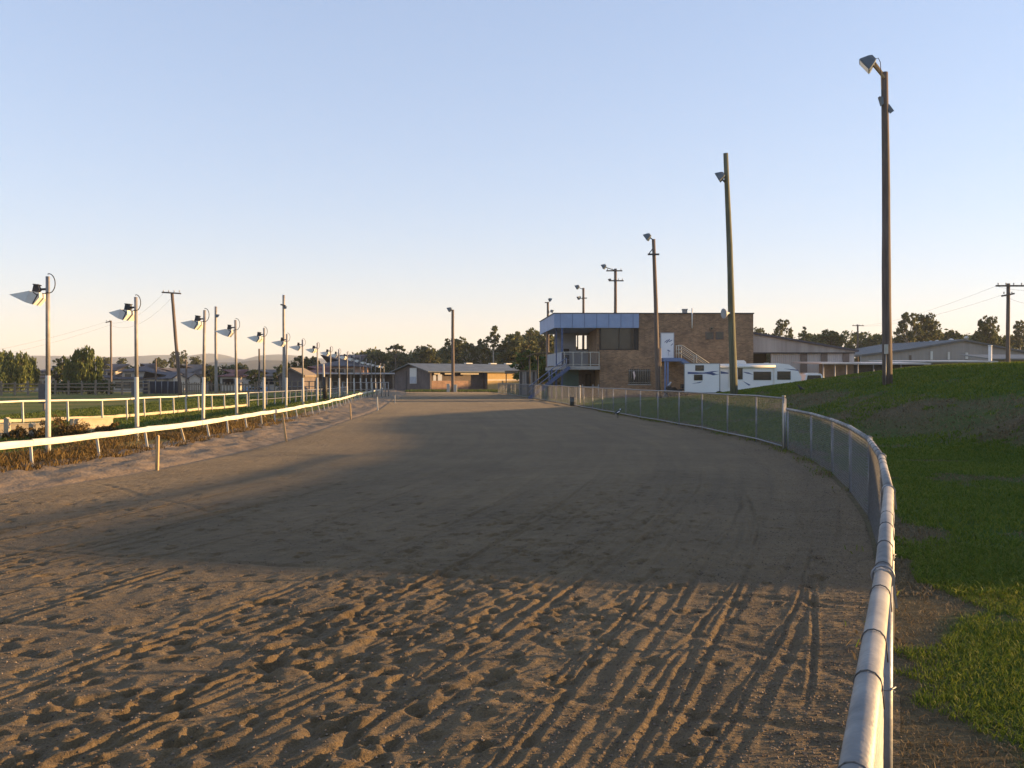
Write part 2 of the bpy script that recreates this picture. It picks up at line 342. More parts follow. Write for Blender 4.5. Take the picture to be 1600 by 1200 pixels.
# ------------------------------------------------------------------ the sand track: one sheet with real hoof prints and wheel ruts close by
rows = np.concatenate([np.linspace(-28, 1.2, 24)[:-1], np.linspace(1.2, 2.6, 30)[:-1], np.geomspace(2.6, 21, 680)[:-1], np.geomspace(21, 150, 90)])
NC = 940; uu = np.linspace(0, 1, NC); uu = .3*uu+.7*(1-(1-uu)**1.6)   # finer towards the fence side, where the camera stands
XI = xi_(rows); XO = xo(rows)+.06
# finer columns where the camera stands: right part of the track
X = XI[:, None]+(XO-XI)[:, None]*uu[None, :]; Y = np.repeat(rows[:, None], NC, 1)
near = 1-sstep(9, 22, Y)
sD = xo(rows)[:, None]-X                                              # distance in from the outer fence
H = .022*fbm(X*1.1, Y*1.1, 3, 3)
sl_u = sD*5.2+.9*fbm(X*.7, Y*.7, 12, 2); sl_v = Y*2.0               # trampled sand, drawn out along the bend
chop = fbm(sl_u, sl_v, 11, 5, .64)+.35*fbm(sD*3.2, Y*.9, 14, 3, .6)
chop = .0145*np.tanh(chop*3.0)                                        # flat topped, flat bottomed
zone = sstep(1.4, 3.2, sD+.8*fbm(X*.5, Y*.5, 6, 2))
calm = np.clip(.6+1.5*fbm(X*.42, Y*.42, 31, 2), .15, 1.15)*(1-.80*sstep(1.2, 3.6, -X+.4*(Y-6)))
H = H*.8+chop*near*(.22+.78*zone)*calm+.007*fbm(X*12, Y*9, 15, 3)*near
rng = np.random.RandomState(5)
for k in range(64):                                                   # wheel ruts that follow the bend
    c = rng.uniform(.5, 9.5) if k > 24 else rng.uniform(.45, 3.2)
    drift = rng.uniform(-.07, .07); wv = rng.uniform(.013, .036); dep = rng.uniform(.005, .016)*(.6 if c < 3 else 1)
    line = c+drift*(Y-6)+.05*np.sin(Y*rng.uniform(.3, .7)+k)+.03*vnoise(Y*2.2, Y*0+k, 80+k)
    q = (sD-line)/wv; keep = np.clip((.9 if k % 3 == 0 else .45)+1.9*vnoise(Y*.8+k*3.1, X*.0+k, 40+k), 0, 1)
    H = H-dep*near*keep*(np.exp(-q*q)-.55*np.exp(-(np.abs(q)-1.9)**2*1.6))
for k in range(3):                                                    # lines that cross the bend
    x0 = rng.uniform(-1.5, 2); y0 = rng.uniform(4, 8); th = R(rng.uniform(100, 165)); 
    q = ((X-x0)*math.sin(th)-(Y-y0)*math.cos(th)+.04*np.sin(Y*3))/.05
    H = H-.007*near*(np.exp(-q*q)-.5*np.exp(-(np.abs(q)-1.9)**2*1.6))
def stamp(cx, cy, a, b, th, dep, rim):                                 # one dent with a pushed-up rim
    e = max(a, b)*2.6
    r0, r1 = np.searchsorted(rows, [cy-e, cy+e])
    if r1-r0 < 2: return
    xi0 = XI[(r0+r1)//2]; wd = XO[(r0+r1)//2]-xi0
    c0, c1 = np.searchsorted(uu, [(cx-e-.35-xi0)/wd, (cx+e+.35-xi0)/wd])
    if c1-c0 < 2: return
    dx = X[r0:r1, c0:c1]-cx; dy = Y[r0:r1, c0:c1]-cy; ct, st = math.cos(th), math.sin(th)
    q = np.sqrt(((dx*ct+dy*st)/a)**2+((-dx*st+dy*ct)/b)**2)
    wob = 1+.25*np.sin(np.arctan2(dy, dx)*3+cx*9)
    H[r0:r1, c0:c1] += (-dep*np.exp(-(q*wob)**3)+rim*np.exp(-((q-1.5)/.38)**2)*wob*.8)*near[r0:r1, c0:c1]
for k in range(4200):
    cy = 2.4+17*rng.rand()**1.7; half = cy*.56+.6
    cx = rng.uniform(max(-half, -8), min(half, 3.0))
    d_in = float(xo(np.array([cy]))[0])-cx
    if d_in < .5 or rng.rand() > min(1, .12+max(0, d_in-1.4)/2.0): continue
    sz = rng.uniform(.025, .06); th = rng.uniform(1.0, 1.9)
    if -cx+.4*(cy-6) > 2.2 and rng.rand() < .65: continue               # the far side is smoother
    stamp(cx, cy, sz*rng.uniform(1.1, 1.7), sz, th, rng.uniform(.010, .026), rng.uniform(.002, .007))
lip = sstep(0, .5, X-XI[:, None]) 
H = H*np.clip(lip, 0, 1)
V = np.stack([X, Y, H], -1).reshape(-1, 3)
trk = tag(np_mesh('track', V, grid_faces(len(rows), NC), M_sand), kind='structure')
ba = trk.data.attributes.new('bend', 'FLOAT_VECTOR', 'POINT'); ba.data.foreach_set('vector', np.stack([sD+.15*fbm(X*.3, Y*.3, 55, 2), Y, 0*X], -1).astype(np.float32).ravel())
def track_z(x, y):
    r = min(max(int(np.searchsorted(rows, y)), 0), len(rows)-1); c = int(np.clip(np.searchsorted(uu, (x-XI[r])/(XO[r]-XI[r])), 0, NC-1)); return float(H[r, c])

# ------------------------------------------------------------------ far cross end of the track (it swings left past the stable block)
# ------------------------------------------------------------------ grass bank outside the fence
br = np.concatenate([np.linspace(-28, 0, 18)[:-1], np.linspace(0, 14, 90)[:-1], np.linspace(14, 60, 150)[:-1], np.linspace(60, 150, 50)])
bs = np.concatenate([np.linspace(-.06, 3, 60)[:-1], np.linspace(3, 22, 120)[:-1], np.linspace(22, 70, 40)])
BY = np.repeat(br[:, None], len(bs), 1); BX = xo(br)[:, None]+bs[None, :]
BZ = bank_z(BX, BY)+.004
o = np_mesh('grass_bank', np.stack([BX, BY, BZ], -1).reshape(-1, 3), grid_faces(len(br), len(bs)), M_bankgrass); tag(o, kind='structure')
sB = np.repeat(bs[None, :], len(br), 0)
def bare_at(s, x, y):
    a = .34*(1-sstep(.15, .85+.9*fbm(x*.9, y*1.3, 77, 4), s))          # worn strip along the fence
    a = a+.22*sstep(3.4, 5.4, s+.5*np.sin(y*.3))*(1-sstep(7.0, 9.0, s+.8*np.sin(y*.22+1)))*sstep(10, 15, y)*(1-sstep(34, 44, y))   # bare face of the bank
    a = a+.24*(1-sstep(3.2, 4.6, y))*(1-sstep(.6, 1.9, s+.5*fbm(x*1.3, y*1.3, 79, 3)))
    a = a-.10*sstep(9, 12, s)-.05
    return a
ba = o.data.attributes.new('bare', 'FLOAT', 'POINT'); ba.data.foreach_set('value', bare_at(sB, BX, BY).astype(np.float32).ravel())

# ------------------------------------------------------------------ inside: sandy edge, then the infield
er = np.concatenate([np.linspace(-28, 10, 30)[:-1], np.linspace(10, 45, 220)[:-1], np.linspace(45, 150, 120)])
es = np.linspace(0, 1, 34)
e0 = xi_(er)+.05; e1 = xr(er)-.55
EX = e0[:, None]+(e1-e0)[:, None]*es[None, :]; EY_ = np.repeat(er[:, None], len(es), 1)
EZ = .004+.09*np.sin(np.clip(es, 0, 1)*math.pi*.62)[None, :]*np.ones_like(EX)+.07*fbm(EX*2.2, EY_*1.6, 21, 5, .65)*np.clip(es*4, 0, 1)[None, :]-.03*np.exp(-((es-.06)/.05)**2)[None, :]
tag(np_mesh('sandy_verge', np.stack([EX, EY_, EZ], -1).reshape(-1, 3), grid_faces(len(er), len(es)), M_edge), kind='structure')
ir = np.concatenate([np.linspace(-28, 10, 20)[:-1], np.linspace(10, 60, 120)[:-1], np.linspace(60, 118, 60)])
isd = np.concatenate([np.linspace(0, 8, 40)[:-1], np.geomspace(8, 130, 50)])
IXX = (xr(ir)-.5)[:, None]-isd[None, :]; IYY = np.repeat(ir[:, None], len(isd), 1)
IZZ = .10*(1-sstep(0, 6, isd))[None, :]+.05*fbm(IXX*.3, IYY*.3, 61, 3)
o = np_mesh('infield', np.stack([IXX, IYY, IZZ], -1).reshape(-1, 3), grid_faces(len(ir), len(isd)), M_infield); tag(o, kind='structure')
iw = .30*(1-sstep(.8, 2.6+.8*np.sin(IYY*.5), np.repeat(isd[None, :], len(ir), 0)))*(1-sstep(30, 40, IYY))+.06*sstep(12, 25, np.repeat(isd[None, :], len(ir), 0))-.16*sstep(2.5, 4, np.repeat(isd[None, :], len(ir), 0))*(1-sstep(7, 10, np.repeat(isd[None, :], len(ir), 0)))
ba = o.data.attributes.new('bare', 'FLOAT', 'POINT'); ba.data.foreach_set('value', iw.astype(np.float32).ravel())
def infield_z(x, y):
    s = float(xr(np.array([y]))[0])-.5-x
    return float(.10*(1-sstep(0, 6, np.array([s])))[0]+.05*fbm(np.array([x*.3]), np.array([y*.3]), 61, 3)[0])
def edge_z(x, y):
    a = float(xi_(np.array([y]))[0])+.05; b_ = float(xr(np.array([y]))[0])-.55; e = min(max((x-a)/(b_-a), 0), 1)
    return .004+.09*math.sin(e*math.pi*.62)

# ------------------------------------------------------------------ hills
def ridge(name, pts, d, depth, m):
    px = np.array([p[0] for p in pts]); py = np.array([p[1] for p in pts])
    n = 140; xs = np.linspace(px[0], px[-1], n); top = np.interp(xs, px, py)
    top = EYE-(top-HOR)/FPX*d; top = top+d*.0006*fbm(xs*.09, xs*0, 3, 4)
    Wx = (xs-800)/FPX*d; K = 12; V = []
    for k in range(K):
        t = k/(K-1); z = -3+(top+3)*np.sin(t*math.pi/2)*(1+.06*vnoise(Wx*.012+k, np.full(n, k*1.0), 9)*(1-t))
        V.append(np.stack([Wx, np.full(n, d-depth*(1-t))+12*vnoise(Wx*.01, np.full(n, k*.8), 4), z], -1))
    V.append(np.stack([Wx, np.full(n, d+depth), np.full(n, -3)], -1))
    tag(np_mesh(name, np.concatenate(V), grid_faces(K+1, n), m), kind='structure')
M_hill = mat('hill_forest', (.055, .065, .045), (.085, .085, .060), .95, .012, bump=0)
M_hill2 = mat('near_hill_scrub', (.07, .07, .045), (.12, .10, .065), .95, .03, bump=0)
ridge('hills', [(-260, 556), (-120, 549), (0, 556), (60, 556), (140, 557), (200, 558), (240, 556), (262, 555), (300, 556), (318, 555), (335, 553), (352, 555), (370, 560), (392, 563), (404, 560), (420, 555), (440, 554), (458, 555), (480, 559), (540, 562), (640, 570), (760, 588), (800, 596)], 2600, 500, M_hill)
ridge('low_hills', [(-200, 585), (180, 584), (300, 573), (345, 566), (380, 566), (410, 562), (450, 564), (490, 566), (560, 575), (640, 588), (700, 596)], 1250, 220, M_hill2)
# ------------------------------------------------------------------ chain link fence on the outside of the bend
def arc_points(fx, y0, y1, step):
    ys = np.linspace(y0, y1, 3000); xs = fx(ys); s = np.concatenate([[0], np.cumsum(np.hypot(np.diff(xs), np.diff(ys)))])
    n = int(round(s[-1]/step)); q = np.linspace(0, s[-1], n+1)
    return [(float(np.interp(v, s, xs)), float(np.interp(v, s, ys))) for v in q]
def strand_mesh(name, corners, z0, z1, pitch, rad, mats, parent, zfun=None):
    # diamond wire between consecutive posts (straight bays)
    P = np.array(corners); seg = np.hypot(*np.diff(P, axis=0).T); S_ = np.concatenate([[0], np.cumsum(seg)]); L_ = S_[-1]; Hh = z1-z0
    def at(s): return np.stack([np.interp(s, S_, P[:, 0]), np.interp(s, S_, P[:, 1])], -1)
    V = []; F = []; K = 3
    for sg in (1, -1):
        st = np.arange(-Hh, L_, pitch) if sg == 1 else np.arange(0, L_+Hh, pitch)
        for s0 in st:
            t0, t1 = 0.0, 1.0
            if sg == 1: t0 = max(0, -s0/Hh); t1 = min(1, (L_-s0)/Hh)
            else: t0 = max(0, (s0-L_)/Hh); t1 = min(1, s0/Hh)
            if t1-t0 < .02: continue
            t = np.linspace(t0, t1, K); ss = s0+sg*t*Hh; xy = at(ss); z = z0+t*Hh
            T = at(np.clip(ss+.02, 0, L_))-at(np.clip(ss-.02, 0, L_)); T /= np.linalg.norm(T, axis=1)[:, None]+1e-9
            nrm = np.stack([T[:, 1], -T[:, 0]], -1)
            o = len(V)
            for i in range(K):
                c = np.array([xy[i, 0], xy[i, 1], z[i]]); al = np.array([T[i, 0]*-sg, T[i, 1]*-sg, 1])/1.414
                nn = np.array([nrm[i, 0], nrm[i, 1], 0])
                off = nn*.003*sg
                for a in (0, 2.094, 4.189): V.append(c+off+(al*math.cos(a)+nn*math.sin(a))*rad)
            for i in range(K-1):
                for a in range(3): F.append((o+i*3+a, o+i*3+(a+1) % 3, o+i*3+3+(a+1) % 3, o+i*3+3+a))
    return np_mesh(name, V, F, mats, parent)
low_posts = arc_points(xo, -7.4, 3.31, 2.6)[:-1]+arc_points(xo, 3.31, 21.4, 2.6)
LOWH = .92
fence = thing('chain_link_fence', 'low galvanised chain link fence beginning right beside the camera and curving round the bend', 'fence')
rail = MB()
pr = [(x, y, LOWH+.006*math.sin(i*2.3)) for i, (x, y) in enumerate(low_posts)]
for a, b in zip(pr[:-1], pr[1:]): rail.tube([a, b], .029, 48)
for p in pr: rail.tube([(p[0]-.001, p[1]-.035, p[2]), (p[0]+.001, p[1]+.035, p[2])], .0303, 48)
rail.build('top_rail', M_galv, fence)
for i, (x, y) in enumerate(low_posts):
    ty = xo(np.array([y+.1]))[0]-xo(np.array([y-.1]))[0]; nx_ = Vector((.2, -ty)).normalized()
    ox, oy = (x+nx_[0]*.012, y+nx_[1]*.012)
    p = MB().tube([(ox, oy, -.1), (ox, oy, LOWH-.022)], .021, 12); p.build('post', M_galv_post, fence)
    if 0 < y < 12:
        c = MB(); pts = []
        for k in range(15):
            a = 2*math.pi*k/14; pts.append((x+nx_[0]*.036*math.cos(a)+.0, y+nx_[1]*.036*math.cos(a), LOWH+.036*math.sin(a)))
        c.tube(pts, .0045, 6); c.bar((x+nx_[0]*.036, y, LOWH), (x+nx_[0]*.05, y, LOWH-.11), .006, .012); c.build('rail_clamp', M_galv_post, fence)
        c2 = MB().tube([(ox+.03*math.cos(a_), oy+.03*math.sin(a_), .52+.004*k_) for k_, a_ in enumerate([0, 1.2, 2.4, 3.6, 4.8, 6.0])], .003, 5); c2.build('post_tie', M_galv_post, fence)
strand_mesh('wire_mesh', [(a+.0, b) for a, b in low_posts], .03, LOWH-.02, .070, .0016, M_wire, fence)
tw = arc_points(xo, 1.2, 21.0, .48)
def on_chord(pts, y):
    for (xa, ya), (xb, yb) in zip(pts[:-1], pts[1:]):
        if ya <= y <= yb: t = (y-ya)/(yb-ya); return lerp(xa, xb, t), Vector((xb-xa, yb-ya, 0)).normalized()
    return pts[-1][0], Vector((0, 1, 0))
for k, (x, y) in enumerate(tw):
    y += .05*math.sin(k*3.7); x, d = on_chord(low_posts, y); n_ = Vector((d.y, -d.x, 0)); pts = []
    for q in range(13):
        a = 2*math.pi*q/12; v = n_*(.0305*math.cos(a))+Vector((0, 0, .0305*math.sin(a)))+d*.012*math.sin(a/2); pts.append(Vector((x, y, LOWH))+v)
    m_ = MB().tube(pts, .0021, 5, False); m_.tube([pts[0], pts[0]+n_*.004-Vector((0, 0, .05))], .0018, 5); m_.build('tie_wire', M_tie, fence)

TALL = 1.16
tall = thing('chain_link_fence', 'taller chain link fence running from the bend past the brick building', 'fence')
tp = arc_points(xo, 21.75, 107, 2.9); tr = MB(); br_ = MB()
tt = lambda i: TALL-.0012*i
tr.tube([(x, y, tt(i)+.01*math.sin(i*1.9)) for i, (x, y) in enumerate(tp)], .022, 8)
br_.tube([(x, y, .07+.012*math.sin(i*2.7)) for i, (x, y) in enumerate(tp)], .016, 6)
tr.build('top_rail', M_galv, tall); br_.build('bottom_rail', M_galv_post, tall)
for i, (x, y) in enumerate(tp):
    MB().tube([(x+.02, y, -.1), (x+.02, y, tt(i)-.005)], .022 if i else .03, 8).build('post', M_galv_post, tall)
strand_mesh('wire_mesh', tp[:14], .07, TALL-.02, .085, .0021, M_wire, tall)
strand_mesh('wire_mesh', tp[13:], .07, TALL-.04, .13, .0034, M_wire, tall)
# pale end post where the two fences meet
ep = thing('corner_post', 'pale steel end post where the low fence meets the taller one', 'post', (low_posts[-1][0]-.03, 21.58, 0))
MB().tube([(0, 0, -.1), (0, 0, 1.2)], .034, 12).build('post', M_galv, ep); MB().tube([(0, 0, 1.2), (0, 0, 1.225)], .04, 12).build('cap', M_white, ep)
MB().tube([(-.015, -.035, .05), (-.015, -.035, 1.05)], .012, 8).build('hinge_bar', M_white, ep)

# ------------------------------------------------------------------ running rail on the inside of the bend
rr = thing('running_rail', 'low white running rail of flat boards on leaning posts beside the sandy verge', 'rail')
rp = arc_points(xr, 7.0, 118, 2.04); RH = .56
def seg_board(mb, pts, z0, z1, off, th, seed):
    rnd = random.Random(seed)
    for i, ((xa, ya), (xb, yb)) in enumerate(zip(pts[:-1], pts[1:])):
        za = z0+rnd.uniform(-.012, .012) if i == 0 else zl; zb = z0+rnd.uniform(-.02, .02); zl = zb
        d = Vector((xb-xa, yb-ya, 0)).normalized(); n_ = Vector((d.y, -d.x, 0))
        A = Vector((xa, ya, 0))+n_*off; B_ = Vector((xb, yb, 0))+n_*off; h = z1-z0
        K = 4; vs = []
        for k in range(K+1):
            t = k/K; p = A.lerp(B_, t); z = lerp(za, zb, t)-.008*math.sin(math.pi*t)+rnd.uniform(-.004, .004); hh = h+rnd.uniform(-.012, .006)
            q = [(0, 0), (th, .012), (th*1.15, hh*.5), (th, hh-.012), (0, hh)]
            vs += [p+n_*u+Vector((0, 0, z+v)) for u, v in q]
        fs = [(k*5+j, k*5+(j+1) % 5, (k+1)*5+(j+1) % 5, (k+1)*5+j) for k in range(K) for j in range(5)]+[(4,3,2,1,0), tuple(K*5+j for j in range(5))]
        mb.add(vs, fs)
b = MB(); seg_board(b, rp, RH-.125, RH, .0, .035, 3); b.build('rail_board', M_whiteb, rr)
rnd = random.Random(11)
for i, (x, y) in enumerate(rp):
    d = Vector((xr(np.array([y+.2]))[0]-xr(np.array([y-.2]))[0], .4, 0)).normalized(); n_ = Vector((d.y, -d.x, 0))
    lean = rnd.uniform(.03, .12); al = rnd.uniform(-.06, .06); z0 = edge_z(x, y)*.6
    base = Vector((x, y, z0-.12))+n_*lean+d*al; top = Vector((x, y, RH-.06))-n_*.02
    MB().bar(base, top, .042, .03).build('post', M_white if i % 4 else M_cream, rr)  # every fourth post cream: the low sun's warm tone put into its colour

# marker stakes along the edge of the sand
stakes = [(245, 735, 680, .055), (447, 690, 645, .05), (548, 655, 631, .05), (590, 641, 620, .06), (617, 630, 617, .05), (36, 800, 735, .0)]
slabel = ['yellowish wooden stake at the sand edge, the nearest of the row', 'leaning yellowish stake at the sand edge, second from the camera', 'pale stake at the sand edge, third from the camera', 'whitish stake at the sand edge, fourth from the camera', 'short white stake at the far end of the row by the sand edge']
for (px, py, pt, wd), lb in zip(stakes[:5], slabel):
    y = DG(py); x = (px-800)/FPX*y; h = (py-pt)/FPX*y
    t = thing('marker_stake', lb, 'stake', (x, y, 0), random.uniform(-.3, .3), 'stakes along the sand edge'); t.rotation_euler = (random.uniform(-.03, .03), random.uniform(-.05, .05), random.uniform(-.2, .2))
    if px == 447: t.rotation_euler = (0, -.13, .1)
    k = MB(); k.prism([(-wd/2, -.15), (wd/2, -.15), (wd/2*.95, h*.97), (wd*.15, h), (-wd/2*.9, h*.96)], -wd*.4, wd*.4)
    k.build('stake', M_timber if px < 560 else M_white, t)
    pass

# ------------------------------------------------------------------ the row of lamp posts inside the running rail
LY = np.array([13.8, 18.9, 23.4, 27.9, 32.5, 38, 43, 48.75, 54, 60, 65, 71, 78, 86, 95, 104, 112, 120, 128.])
LPX = [None, 75, 214, 317, 370, 412.5, 447, 474, 496, 515.5, 530.5, 542, 553, 563.5, 572, 580, 587, 594, 600]
LX = [(-8.95 if p is None else (p-800)/FPX*d) for p, d in zip(LPX, LY)]
lamp = thing('lamp_post', 'x', 'lamp post', group='lamp posts along the running rail')
PH = 3.55
up = MB().tube([(0, 0, 1.6), (0, 0, PH)], [.045, .04], 12); q_up = up.build('pole', M_greypost, lamp)
lo = MB().tube([(0, 0, -.2), (0, 0, 1.6)], [.052, .05], 12); q_lo = lo.build('painted_base', M_white, lamp)
hz = PH
arm = MB().tube([(-.02, 0, hz-.25), (-.20, 0, hz-.26)], .022, 8); arm.bar((-.10, 0, hz-.25), (-.27, 0, hz-.33), .05, .03); q_arm = arm.build('arm', M_dark, lamp)
bal = MB(); bal.prism([(-.24, hz-.17), (-.16, hz-.18), (-.13, hz-.27), (-.18, hz-.33), (-.27, hz-.31)], -.08, .08); bal.prism([(-.25, hz-.155), (-.14, hz-.165), (-.14, hz-.185), (-.25, hz-.175)], -.095, .095); q_bal = bal.build('ballast_box', M_dark, lamp)
A_, B_, C_, D_, E_, T_ = (-.26, -.31), (-.09, -.335), (-.085, -.43), (-.20, -.575), (-.345, -.53), (-.68, -.375)
hd = MB(); wd = .23
hd.prism([(A_[0], hz+A_[1]), (B_[0], hz+B_[1]), (C_[0], hz+C_[1]), (D_[0], hz+D_[1]), (E_[0], hz+E_[1])], -wd, wd)
q_hd = hd.build('lamp_head', M_lampbody, lamp)
hood = MB(); n0 = .02                                                # hood: two cheeks and a top sheet running to a point
za = [(A_[0]-.004, hz+A_[1]), (T_[0], hz+T_[1]), (E_[0]-.004, hz+E_[1])]
for sg in (-1, 1):
    y0 = sg*wd*.98; y1 = sg*wd*.30
    a = Vector((za[0][0], y0, za[0][1])); t = Vector((za[1][0], y1, za[1][1])); e = Vector((za[2][0], y0, za[2][1])); th = Vector((0, -sg*.006, 0))
    hood.add([a, t, e, a+th, t+th, e+th], [(0,1,2), (5,4,3), (0,3,4,1), (1,4,5,2), (2,5,3,0)])
a0, a1 = Vector((za[0][0], -wd*.98, za[0][1])), Vector((za[0][0], wd*.98, za[0][1])); t0, t1 = Vector((za[1][0], -wd*.30, za[1][1])), Vector((za[1][0], wd*.30, za[1][1])); dz = Vector((0, 0, .006))
hood.add([a0, a1, t1, t0, a0+dz, a1+dz, t1+dz, t0+dz], [(0,1,2,3), (7,6,5,4), (0,4,5,1), (1,5,6,2), (2,6,7,3), (3,7,4,0)])
q_ho = hood.build('hood', M_lampbody, q_hd)
stp = MB(); stp.bar((-.112, -wd-.004, hz-.37), (-.21, -wd-.004, hz-.56), .006, .022); stp.bar((-.2, -wd-.004, hz-.33), (-.115, -wd-.004, hz-.40), .006, .018); stp.bar((-.14, wd+.004, hz-.34), (-.21, wd+.004, hz-.56), .006, .022); q_st = stp.build('strap', M_dark, q_hd)
gl = MB(); gl.quad((A_[0]-.008, -wd*.9, hz+A_[1]-.02), (A_[0]-.008, wd*.9, hz+A_[1]-.02), (E_[0]-.006, wd*.9, hz+E_[1]+.02), (E_[0]-.006, -wd*.9, hz+E_[1]+.02)); q_gl = gl.build('lens', M_glass, q_hd)
lp = []
for k in range(17):
    a = math.pi*.62-k/16*math.pi*1.25
    lp.append((.035+.115*math.cos(a)*(1.0 if math.cos(a) > 0 else .5), -.045, hz-.14+.19*math.sin(a)))
lp += [(-.05, -.05, hz-.345), (-.12, -.03, hz-.335)]
cab = MB().tube(lp, .010, 6); q_cb = cab.build('cable', M_dark, lamp)
lkids = [(q_up, []), (q_lo, []), (q_arm, []), (q_bal, []), (q_hd, [q_ho, q_st, q_gl]), (q_cb, [])]
ordn = ['', 'nearest', 'second', 'third', 'fourth', 'fifth', 'sixth', 'seventh', 'eighth', 'ninth', 'tenth', 'eleventh', 'twelfth', 'thirteenth', 'fourteenth', 'fifteenth', 'sixteenth', 'seventeenth', 'eighteenth']
first = True
for i in range(1, len(LY)):
    z = infield_z(LX[i], LY[i])-.04
    lb = ('nearest and tallest looking of the hooded lamp posts behind the white running rail' if i == 1 else
          f'{ordn[i]} hooded lamp post behind the running rail, counted along the row from the camera' if i < 18 else 'farthest hooded lamp post at the end of the row behind the running rail')
    rz = .16*math.sin(i*2.1)+.05*math.cos(i*5.3)
    if first: lamp.location = (LX[i], LY[i], z); lamp.rotation_euler.z = rz; lamp['label'] = lb; first = False
    else:
        cp_ = copy_thing(lamp, (LX[i], LY[i], z), rz, lb, lkids); cp_.rotation_euler = (.012*math.sin(i*3.3), .014*math.cos(i*4.1), rz)

# ------------------------------------------------------------------ infield fences
def at_px(px, d): return (px-800)/FPX*d
fy = np.array([26, 30.5, 33.3, 34.3, 36.4, 40, 44.4, 51, 60.]); fx_ = np.array([-19.5, -17.4, -16.7, -15.5, -14.9, -14.75, -14.75, -14.2, -13.6])
def xf(y): return np.interp(y, fy, fx_)
ifr = thing('rail_fence', 'white post and rail fence across the infield grass with a low kick board', 'fence')
ip = arc_points(xf, 27, 51.3, 1.55); t = MB(); lbd = MB()
t.tube([(x, y, .83+.012*math.sin(i*1.7)) for i, (x, y) in enumerate(ip)], .036, 8); t.build('top_rail', M_whiteb, ifr)
seg_board(lbd, ip, .13, .25, -.02, .03, 8); lbd.build('kick_board', M_cream, ifr)
for i, (x, y) in enumerate(ip): MB().bar((x+.03, y, -.1), (x, y, .80), .06).build('post', M_white, ifr)
xg = lambda y: np.interp(y, [51.6, 60, 75, 95], [-14.15, -13.9, -14.0, -16])
ifs = thing('rail_fence', 'rail fence with bluish shade put into its colour, continuing past the white infield fence', 'fence')
gp = arc_points(xg, 51.6, 92, 1.7)
MB().tube([(x, y, .85) for x, y in gp], .028, 6).build('top_rail', M_galv_post, ifs)  # white fence lying in shade: the blue-grey shade is put into its colour
MB().tube([(x, y, .45) for x, y in gp], .02, 6).build('middle_rail', M_galv_post, ifs)
for x, y in gp: MB().bar((x, y, -.1), (x, y, .86), .06).build('post', M_galv_post, ifs)
# horse yard with high pipe rails
yard = thing('yard_fence', 'high grey pipe fence of upright posts beyond the far lamp posts', 'fence')
yp = [(at_px(px, d), d) for px, d in ((535, 78), (554, 78.5), (564, 79), (574, 79.5), (582, 80), (589, 81), (596, 82), (602, 83), (607, 84))]
MB().tube([(x, y, 1.3) for x, y in yp], .035, 6).build('top_rail', M_galv, yard)
MB().tube([(x, y, .72) for x, y in yp], .028, 6).build('middle_rail', M_galv, yard)
for x, y in yp: MB().tube([(x, y, -.1), (x, y, 1.3)], .045, 8).build('post', M_galv, yard)
yard2 = thing('yard_fence', 'long grey railing of the horse yards behind the infield', 'fence')
y2 = [(at_px(px, 96), 96) for px in range(402, 540, 9)]
for nm, z, r_ in (('top_rail', 1.35, .04), ('middle_rail', .85, .035), ('bottom_rail', .4, .035)): MB().tube([(x, y, z) for x, y in y2], r_, 6).build(nm, M_palet if z > 1 else M_galv_post, yard2)
for x, y in y2: MB().bar((x, y, -.1), (x, y, 1.4), .11).build('post', M_palet, yard2)
# old timber paddock fence at the far side of the infield
pad = thing('paddock_fence', 'weathered timber paddock fence along the far grass beneath the willow', 'fence')
pp = [(at_px(px, 92+4*math.sin(px*.01)), 92+4*math.sin(px*.01)) for px in range(-40, 240, 21)]
for z in (.42, .78, 1.12):
    k = MB()
    for (xa, ya), (xb, yb) in zip(pp[:-1], pp[1:]): k.bar((xa, ya-.05, z+random.uniform(-.05, .05)), (xb, yb-.05, z+random.uniform(-.05, .05)), .05, .11)
    k.build('rail', M_palet, pad)
for x, y in pp: MB().bar((x, y, -.2), (x+random.uniform(-.05, .05), y, 1.35+random.uniform(-.1, .2)), .16).build('post', M_palet, pad)
scr = thing('screen_fence', 'dark screened fence panel standing across the infield before the houses', 'fence', (0, 0, 0))
sx0, sx1, sd = at_px(224, 97), at_px(282, 97), 97
MB().box(sx0, sx1, sd, sd+.06, .1, 1.36).build('screen', mat('dark_shade_cloth', (.035, .04, .055), (.025, .028, .04), .9, 3), scr)
for k in range(7): MB().tube([(lerp(sx0, sx1, k/6), sd-.06, -.1), (lerp(sx0, sx1, k/6), sd-.06, 1.42)], .04, 6).build('post', M_galv_post, scr)
pick = thing('picket_fence', 'pale picket fence beside the dark screened panel', 'fence')
for k in range(14): x = at_px(284+k*2.9, 96); MB().box(x-.05, x+.05, 96, 96.04, -.1, 1.25+.05*math.sin(k*2)).build('picket', M_palet, pick)
for z in (.35, 1.0): MB().box(at_px(283, 96), at_px(324, 96), 96.045, 96.09, z, z+.09).build('rail', M_palet, pick)
pick2 = thing('picket_fence', 'grey picket fence between the picket corner and the horse yards', 'fence')
for k in range(16): x = at_px(326+k*4.8, 97); MB().box(x-.06, x+.06, 97, 97.05, -.1, 1.2+.08*math.sin(k*3)).build('picket', M_palet, pick2)
for z in (.3, .95): MB().box(at_px(325, 97), at_px(400, 97), 97.055, 97.10, z, z+.1).build('rail', M_palet, pick2)
